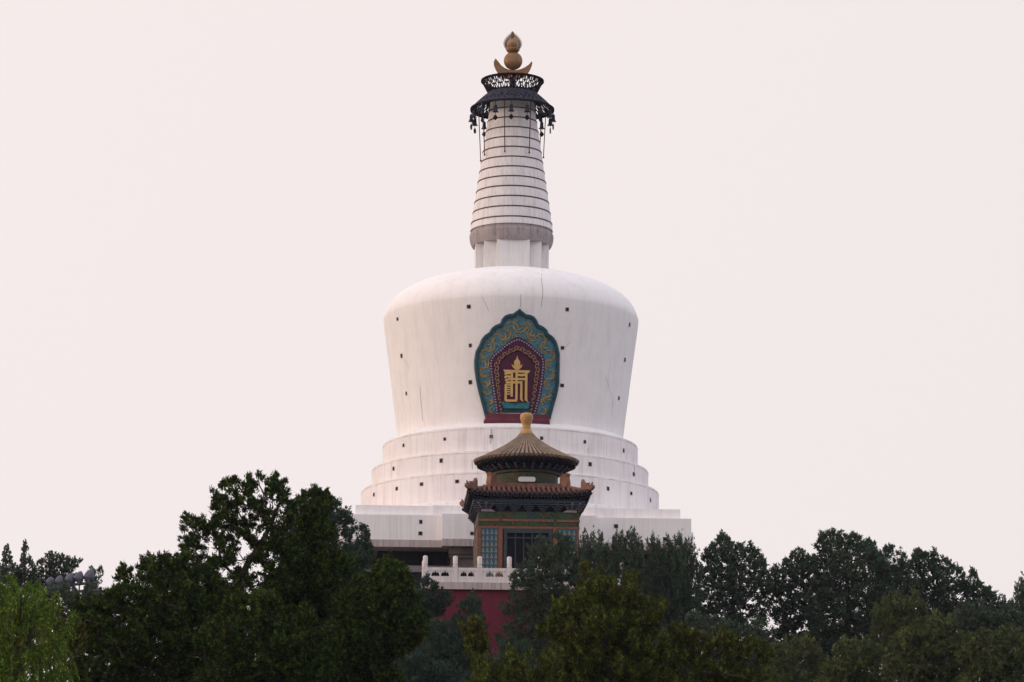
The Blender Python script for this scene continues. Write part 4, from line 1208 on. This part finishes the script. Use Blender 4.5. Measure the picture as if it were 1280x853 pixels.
tree('juniper_tree', 'bushy green juniper with feathery upright tips in the bottom right centre', 'tree',
     [(800,880),(806,820),(830,790),(846,786),(862,778),(872,782),(880,770),(886,784),(900,790),(912,786),(930,796),(950,806),(966,822),(974,850),(970,880)],
     114, [(890,795),(892,880)], 'shaggy', 'lf_yellow', lobe=0.48, n=150, depth=2.2, seed=24, group=G1, holes=[(840,812,8),(868,806,7),(900,816,9),(930,826,8),(858,836,9),(820,832,6)])
# trees in front of the terrace and pavilion
tree('cypress_tree', 'soft dark green cypress hiding the right half of the pavilion door', 'tree',
     [(636,740),(642,716),(650,700),(656,684),(668,674),(684,666),(700,668),(716,678),(724,690),(732,710),(730,740),(722,770),(700,800),(690,830),(630,830),(620,800),(628,780),(624,760)],
     214, [(680,690),(676,750),(672,860)], 'soft', 'lf_dark', lobe=0.75, n=95, depth=2.2, seed=31, group=G3, holes=[(648,722,4),(632,730,6),(640,770,5)], dens=0.85)
for i, (lab, poly, tx) in enumerate((
    ('pine with upright candle tips standing just right of the pavilion wall', [(716,700),(722,680),(728,664),(734,668),(742,664),(752,666),(760,684),(766,700),(770,760),(760,800),(724,800),(716,760)], 742),
    ('pine with candle tips against the middle of the right base wall', [(758,700),(762,680),(770,666),(780,668),(786,660),(796,670),(806,680),(812,700),(816,760),(806,800),(764,800),(758,760)], 786),
    ('pine with candle tips before the right corner of the white base', [(804,710),(806,684),(812,676),(818,664),(822,676),(834,672),(842,676),(852,664),(858,672),(865,680),(872,700),(876,720),(876,760),(862,800),(814,800),(804,760)], 838))):
    tree('pine_tree', lab, 'tree', poly, 216+i*2, [(tx, 690), (tx+2, 740), (tx, 840)], 'pine', 'lf_dark', lobe=0.5, n=95, depth=1.9, seed=40+i, group=G3)
tree('shrub', 'bluish green young tree against the left part of the red wall', 'shrub',
     [(515,745),(522,728),(530,724),(534,712),(538,726),(548,728),(556,738),(566,745),(560,765),(540,775),(515,790),(500,760)], 212, [(536,740),(534,800)], 'soft', 'lf_blue', lobe=0.5, n=50, depth=1.2, seed=51, group=G3, por=0.36)
tree('shrub', 'pointed bluish shrub in front of the centre of the red wall', 'shrub',
     [(560,790),(568,770),(575,755),(585,748),(592,738),(598,746),(602,765),(608,780),(606,810),(600,830),(560,830)], 210, [(590,770),(588,840)], 'soft', 'lf_blue', lobe=0.5, n=50, depth=1.2, seed=52, group=G3, por=0.36)
tree('shrub', 'dark bluish bush filling the hollow below the red wall', 'shrub',
     [(470,870),(480,820),(500,800),(520,785),(545,772),(565,780),(585,800),(600,820),(620,812),(640,800),(660,805),(680,830),(680,880)], 200, [(570,820),(570,880)], 'soft', 'lf_blue', lobe=0.8, n=90, depth=2.0, seed=53, group=G3)
tree('shrub', 'pale green thicket at the foot of the pointed juniper', 'shrub',
     [(440,880),(470,840),(510,815),(545,815),(570,830),(590,840),(600,880)], 186, [(530,840),(530,890)], 'broad', 'lf_blue', lobe=0.7, n=60, depth=1.6, seed=54, group=G3)
tree('broadleaf_tree', 'bluish broadleaf tree behind the round headed juniper left of the base', 'tree',
     [(352,660),(358,625),(372,616),(392,612),(410,618),(425,625),(434,640),(440,660),(440,700),(440,760),(360,760),(345,700)], 196, [(398,650),(398,760),(398,860)], 'soft', 'lf_blue', lobe=0.65, n=80, depth=1.8, seed=55, group=G3)
tree('broadleaf_tree', 'small bluish broadleaf tree overlapping the left end of the white base', 'tree',
     [(428,690),(436,660),(440,652),(444,664),(448,656),(456,660),(464,672),(468,690),(470,710),(466,760),(430,770)], 212, [(452,680),(452,760),(452,860)], 'broad', 'lf_blue', lobe=0.45, n=56, depth=1.2, seed=56, group=G3)
# ridge on the right
ridge = [
 ('broad ridge tree with a ragged triangular top just right of the white base', [(868,740),(874,706),(880,690),(888,680),(896,676),(902,664),(910,672),(920,682),(932,676),(940,682),(950,694),(956,712),(964,720),(962,760),(950,790),(870,795)], 231, [(914,690),(916,740),(918,840)], 'broad', 'lf_dark', 0.5, 105, [(884,718,5),(906,706,4),(926,716,4),(916,745,4),(940,752,6),(930,765,6),(905,768,5),(948,740,4),(890,772,4),(938,775,5),(922,728,3)]),
 ('thin see through tree in the dip of the ridge', [(958,730),(968,705),(976,704),(984,696),(1000,680),(1008,690),(1016,700),(1030,720),(1030,780),(1020,800),(966,795),(958,765)], 233, [(1000,700),(1006,750),(1016,800),(1020,850)], 'broad', 'lf_dark', 0.42, 85, [(972,718,4),(985,724,4),(1000,736,6),(1012,744,7),(1018,762,7),(1008,778,6),(996,768,5),(980,748,5),(1016,722,4),(990,790,4)]),
 ('tallest dense ridge tree with a broad domed crown', [(1012,730),(1012,700),(1018,680),(1026,668),(1036,658),(1046,660),(1056,668),(1068,666),(1080,674),(1092,680),(1104,690),(1112,710),(1118,740),(1112,790),(1010,800)], 230, [(1060,680),(1060,760),(1060,860)], 'soft', 'lf_dark', 0.75, 120, []),
 ('dense ridge tree right of the domed one, slightly lower', [(1094,720),(1098,696),(1106,684),(1114,684),(1124,690),(1134,698),(1142,712),(1150,740),(1144,790),(1094,790)], 232, [(1122,710),(1122,780),(1122,860)], 'soft', 'lf_dark', 0.65, 70, []),
 ('open crowned ridge tree with sky showing through its leaves', [(1134,720),(1138,696),(1144,686),(1152,690),(1160,694),(1166,684),(1176,692),(1190,704),(1204,712),(1212,728),(1216,760),(1200,785),(1140,790)], 234, [(1172,705),(1174,760),(1174,860)], 'broad', 'lf_dark', 0.42, 100, [(1162,716,4),(1168,728,4),(1178,718,3),(1190,730,4),(1160,738,4),(1186,742,4),(1200,744,4),(1172,746,4)]),
 ('slim ridge tree on the slope going down to the right', [(1204,750),(1208,720),(1214,710),(1220,716),(1226,730),(1238,734),(1248,740),(1262,752),(1262,800),(1206,800)], 235, [(1228,740),(1228,790),(1228,860)], 'broad', 'lf_dark', 0.45, 70, []),
 ('pointed cypress cut by the right edge of the picture', [(1258,770),(1264,745),(1270,732),(1278,718),(1286,730),(1294,760),(1298,800),(1258,800)], 228, [(1278,735),(1278,790),(1278,860)], 'pine', 'lf_dark', 0.45, 55, []),
]
for i, (lab, poly, d_, tk, kd_, lf, lb, n_, hl) in enumerate(ridge):
    tree('ridge_tree', lab, 'tree', poly, d_, tk, kd_, lf, lobe=lb, n=n_, depth=2.2, holes=hl, seed=60+i, group=G2, por=0.44 if hl else 0.40)
lower = [
 ('olive green rounded tree at the bottom right corner', [(1190,880),(1194,830),(1210,800),(1232,785),(1256,782),(1290,790),(1300,880)], 176, [(1245,810),(1245,880)], 'broad', 'lf_olive', 0.8, 60),
 ('broad olive tree with layered sprays on the lower right slope', [(1100,880),(1104,830),(1116,800),(1134,786),(1150,772),(1166,764),(1184,770),(1204,780),(1216,800),(1220,840),(1214,880)], 180, [(1160,800),(1160,880)], 'broad', 'lf_olive', 0.8, 85),
 ('dusky olive tree below the domed ridge tree', [(1020,880),(1024,830),(1036,812),(1054,796),(1070,790),(1090,800),(1104,816),(1112,840),(1112,880)], 184, [(1066,820),(1066,880)], 'broad', 'lf_olive', 0.75, 60),
 ('grey green tree below the thin see through tree', [(950,880),(956,820),(972,800),(990,790),(1006,794),(1020,806),(1032,830),(1034,880)], 192, [(992,820),(992,880)], 'soft', 'lf_olive', 0.75, 55),
 ('dark green tree under the open crowned ridge tree', [(1080,800),(1090,760),(1104,742),(1122,734),(1140,740),(1156,752),(1166,770),(1170,800),(1160,830),(1090,830)], 205, [(1126,760),(1126,860)], 'soft', 'lf_olive', 0.75, 60),
 ('dark tree on the right slope below the slim ridge tree', [(1180,800),(1190,765),(1208,750),(1226,748),(1246,756),(1264,765),(1290,770),(1300,840),(1190,840)], 208, [(1236,780),(1236,860)], 'soft', 'lf_dark', 0.75, 60),
 ('dark tree below the triangular topped ridge tree', [(850,850),(852,790),(866,760),(884,770),(900,778),(920,772),(940,778),(956,774),(966,800),(970,850)], 210, [(905,800),(905,880)], 'soft', 'lf_dark', 0.7, 60),
 ('dark undergrowth tree below the pines right of the pavilion', [(690,840),(700,790),(730,775),(760,785),(800,780),(840,785),(866,790),(866,850),(700,860)], 206, [(770,800),(770,880)], 'soft', 'lf_dark', 0.8, 70),
 ('low bushy tree in the gap between the triangular topped tree and the domed tree', [(930,860),(936,800),(950,782),(966,788),(984,776),(1000,784),(1020,790),(1034,800),(1040,860)], 238, [(985,800),(985,880)], 'soft', 'lf_dark', 0.8, 70),
 ('low bushy dark tree under the domed ridge tree', [(1020,860),(1024,800),(1040,776),(1060,770),(1080,772),(1100,780),(1120,800),(1124,860)], 240, [(1070,800),(1070,880)], 'soft', 'lf_dark', 0.8, 70),
 ('low bushy dark tree at the foot of the open crowned ridge tree', [(1110,860),(1120,790),(1150,770),(1180,765),(1210,770),(1240,770),(1290,775),(1300,860)], 240, [(1190,800),(1190,880)], 'soft', 'lf_dark', 0.8, 70),
]
for i, (lab, poly, d_, tk, kd_, lf, lb, n_) in enumerate(lower):
    tree('hillside_tree', lab, 'tree', poly, d_, tk, kd_, lf, lobe=lb, n=n_, depth=2.4, seed=80+i, group=G4)
# far left
for i, (lab, poly, d_, tk, kd_, lb, n_, nm, hl) in enumerate((
 ('small pointed cypress at the left edge of the picture', [(-14,740),(-6,715),(0,700),(6,688),(9,680),(13,690),(15,702),(22,712),(24,740),(22,790),(-14,790)], 236, [(8,690),(8,740),(8,840)], 'sprig', 0.2, 110, 'cypress_tree', []),
 ('taller pointed cypress second from the left edge', [(16,740),(20,715),(26,706),(27,690),(29,675),(33,686),(38,700),(46,712),(50,740),(50,790),(16,790)], 236, [(30,684),(31,740),(31,840)], 'sprig', 0.2, 120, 'cypress_tree', []),
 ('airy broadleaf tree behind the floodlights', [(40,730),(44,704),(52,698),(60,692),(70,690),(78,694),(86,692),(92,700),(102,700),(98,712),(94,730),(80,745),(44,745)], 238, [(68,705),(68,745),(68,840)], 'sprig', 0.24, 150, 'broadleaf_tree', []),
 ('sparse sprig leaved tree right of the floodlights', [(104,745),(106,716),(112,708),(120,712),(127,706),(130,716),(124,728),(128,740),(124,755),(104,760)], 236, [(116,718),(116,750),(116,840)], 'sprig', 0.17, 60, 'broadleaf_tree', [(119,722,2)]),
 ('low dark bush below the floodlights', [(30,800),(36,748),(52,734),(70,732),(90,735),(110,731),(124,728),(136,742),(150,800)], 222, [(90,770),(90,840)], 'soft', 0.45, 60, 'shrub', []))):
    tree(nm, lab, 'shrub' if nm == 'shrub' else 'tree', poly, d_, tk, kd_, 'lf_dark', lobe=lb, n=n_, depth=1.2, seed=100+i, group=G5, holes=hl)

# weeping willow, near left
def willow():
    g = np.random.default_rng(77); d = 72
    base = np.array(W(20, 900, d)); gz = hill(base[0], base[1])
    root = thing('weeping_willow', 'bright yellow green weeping willow in the bottom left corner', 'tree', (base[0], base[1], gz)); rl = np.array(root.location)
    poly = [(-40,735),(0,722),(20,725),(35,738),(50,735),(64,745),(78,738),(88,748),(92,775),(88,830),(86,900),(-40,900)]
    b = MB()
    top = np.array(W(25, 800, d))
    b.tube([Vector(base*[1, 1, 0]+np.array([0, 0, gz-0.2])-rl), Vector((base+top)/2-rl), Vector(top-rl)], [0.22, 0.15, 0.08], 8)
    C, Dn = [], []
    for i in range(230):
        for _ in range(60):
            p = np.array([[g.uniform(-40, 92), g.uniform(722, 880)]])
            if in_poly(p, poly)[0] and edge_dist(p, poly)[0] > 1: break
        e = g.uniform(-1.2, 1.2)
        s0 = np.array(W(p[0, 0], p[0, 1], d))+HFn*e
        if i % 9 == 0:
            md_ = (top+s0)/2+np.array([0, 0, 0.25])
            b.tube([Vector(top-rl), Vector(md_-rl), Vector(s0-rl)], [0.022, 0.014, 0.006], 4, 0, False)
        ln = g.uniform(0.5, 1.5); dirx = g.normal(0, 0.30, 3); dirx[2] = 0
        if i % 7 == 0: dirx *= 2.2; ln *= 0.7
        pp = [s0+dirx*t*0.6+np.array([0, 0, 0.25*math.sin(t*2.2)-ln*t*t]) for t in np.linspace(0, 1, 9)]
        b.tube([Vector(q-rl) for q in pp], [0.007]*9, 3, 0, False)
        for q0, q1 in zip(pp, pp[1:]):
            for t in np.linspace(0, 1, 9): C.append(q0+(q1-q0)*t); Dn.append((q1-q0))
    C = np.array(C)+g.normal(0, 0.012, (len(C), 3)); Dn = unit(np.array(Dn))
    N = len(C)
    dr = unit(Dn*0.6+np.array([0, 0, -0.35])+g.normal(0, 0.5, (N, 3))); sd_ = unit(np.cross(dr, g.normal(0, 1, (N, 3))))
    l = g.uniform(0.07, 0.15, (N, 1)); w = g.uniform(0.012, 0.02, (N, 1))
    V = np.stack([C, C+dr*l*0.45+sd_*w, C+dr*l, C+dr*l*0.45-sd_*w], 1).reshape(-1, 3)
    mesh_np('crown', V-rl, np.arange(len(V)).reshape(-1, 4), M['lf_willow'], root, 4)
    b.build('trunk', M['bark'], root, raw=True)
willow()
# a second willow layer behind: darker bush so that the curtain reads as deep
tree('shrub', 'dense green bush seen through the willow curtain', 'shrub', [(-40,760),(0,745),(40,750),(80,760),(96,790),(96,890),(-40,890)], 84, [(30,800),(30,890)], 'shaggy', 'lf_yellow', lobe=0.32, n=110, depth=0.8, seed=121, group=G5)

# undergrowth covering the slopes
def undergrowth():
    g = np.random.default_rng(9); C = []
    while len(C) < 9000:
        d = g.uniform(96, 226); lat = g.uniform(-1, 1)*(d*0.16+3)
        p = np.array(CAM)+HFn*d+HRn*lat
        if abs(p[0]) < 15 and p[1] > YT-0.6: continue
        C.append((p[0], p[1], hill(p[0], p[1])+g.uniform(0, 0.9)))
    C = np.array(C); kd = dict(pl=0.4, tr=0.5, n=16, l=0.3, w=0.14, up=0.5)
    V, Fc = leaves(C, np.tile([0, 0, 1.0], (len(C), 1)), kd, g)
    o = mesh_np('undergrowth', V, Fc, M['lf_dark'], None, 3); o['kind'] = 'stuff'
    o['label'] = 'dark green undergrowth covering the hill slope'; o['category'] = 'undergrowth'
undergrowth()

# ------------------------------------------------------------------ floodlight rack, far left
def floodlights():
    d = 226
    pc = W(92, 745, d); gz = hill(pc.x, pc.y)
    root = thing('floodlight_mast', 'rack of five round grey floodlights among the trees at far left', 'floodlight', (pc.x, pc.y, gz))
    a = W(58, 735, d); c = W(124, 732, d)
    b = MB(); b.tube([(pc.x, pc.y, gz-0.2), W(92, 728, d)], [0.14, 0.10], 8); b.build('pole', M['steel'], root)
    b = MB(); b.tube([W(58, 734, d), W(124, 728, d)], 0.09, 6); b.tube([W(58, 742, d), W(124, 738, d)], 0.09, 6)
    for x_ in (62, 74, 87, 99, 112, 121): b.tube([W(x_, 743, d), W(x_, 726, d)], 0.05, 5)
    b.build('rack', M['steel'], root)
    dirv = (Vector((0, 0, 47))-W(92, 725, d)); dirv = Vector((dirv.x*0.5-2, dirv.y-14, 2.5)).normalized()
    for x_, y_, s_ in ((62.5, 727, 0.9), (74, 726, 1.0), (87.5, 723.5, 1.1), (99, 721.5, 1.15), (112, 719.5, 1.25)):
        p = W(x_, y_, d); r = 0.27*s_
        ax = Vector((0.25, 0.35, 1.0)).normalized()
        q = ax.to_track_quat('Z', 'Y').to_matrix()
        b = MB(); b.lathe([(r, -0.22*s_), (r*1.03, -0.12*s_), (r*0.92, 0.05*s_), (r*0.62, 0.22*s_), (r*0.28, 0.34*s_), (0.02, 0.37*s_)], 20)
        b.v = [tuple(q @ Vector(v)+p) for v in b.v]
        hd = b.build('lamp_head', M['lamp'], root, smooth=50)
        b = MB(); b.lathe([(r*0.97, -0.20*s_), (0.01, -0.24*s_)], 20); b.v = [tuple(q @ Vector(v)+p) for v in b.v]
        b.build('lens', M['lamp_lens'], hd)
        b = MB(); b.tube([p+Vector((0, 0, -0.2)), p+Vector((0.05, 0, -0.55))], 0.05, 5); b.box((p.x-0.12, p.y-0.3, p.z-0.5), (p.x+0.06, p.y-0.12, p.z-0.32)); b.build('bracket', M['lamp'], hd)
floodlights()

# ------------------------------------------------------------------ evening haze
hm = bpy.data.materials.new('haze'); hm.use_nodes = True
hn, hl_ = hm.node_tree.nodes, hm.node_tree.links
hn.clear(); ho = hn.new('ShaderNodeOutputMaterial'); pv = hn.new('ShaderNodeVolumePrincipled')
pv.inputs['Color'].default_value = (0.70, 0.80, 1.0, 1); pv.inputs['Density'].default_value = 0.00005; pv.inputs['Anisotropy'].default_value = 0.2
hl_.new(pv.outputs[0], ho.inputs['Volume'])
b = MB(); b.box((-3100, -3100, -2), (3100, 3100, 78)); hz = b.build('haze', hm); hz['kind'] = 'stuff'
hz['label'] = 'thin evening haze in the air around the hill'; hz['category'] = 'haze'
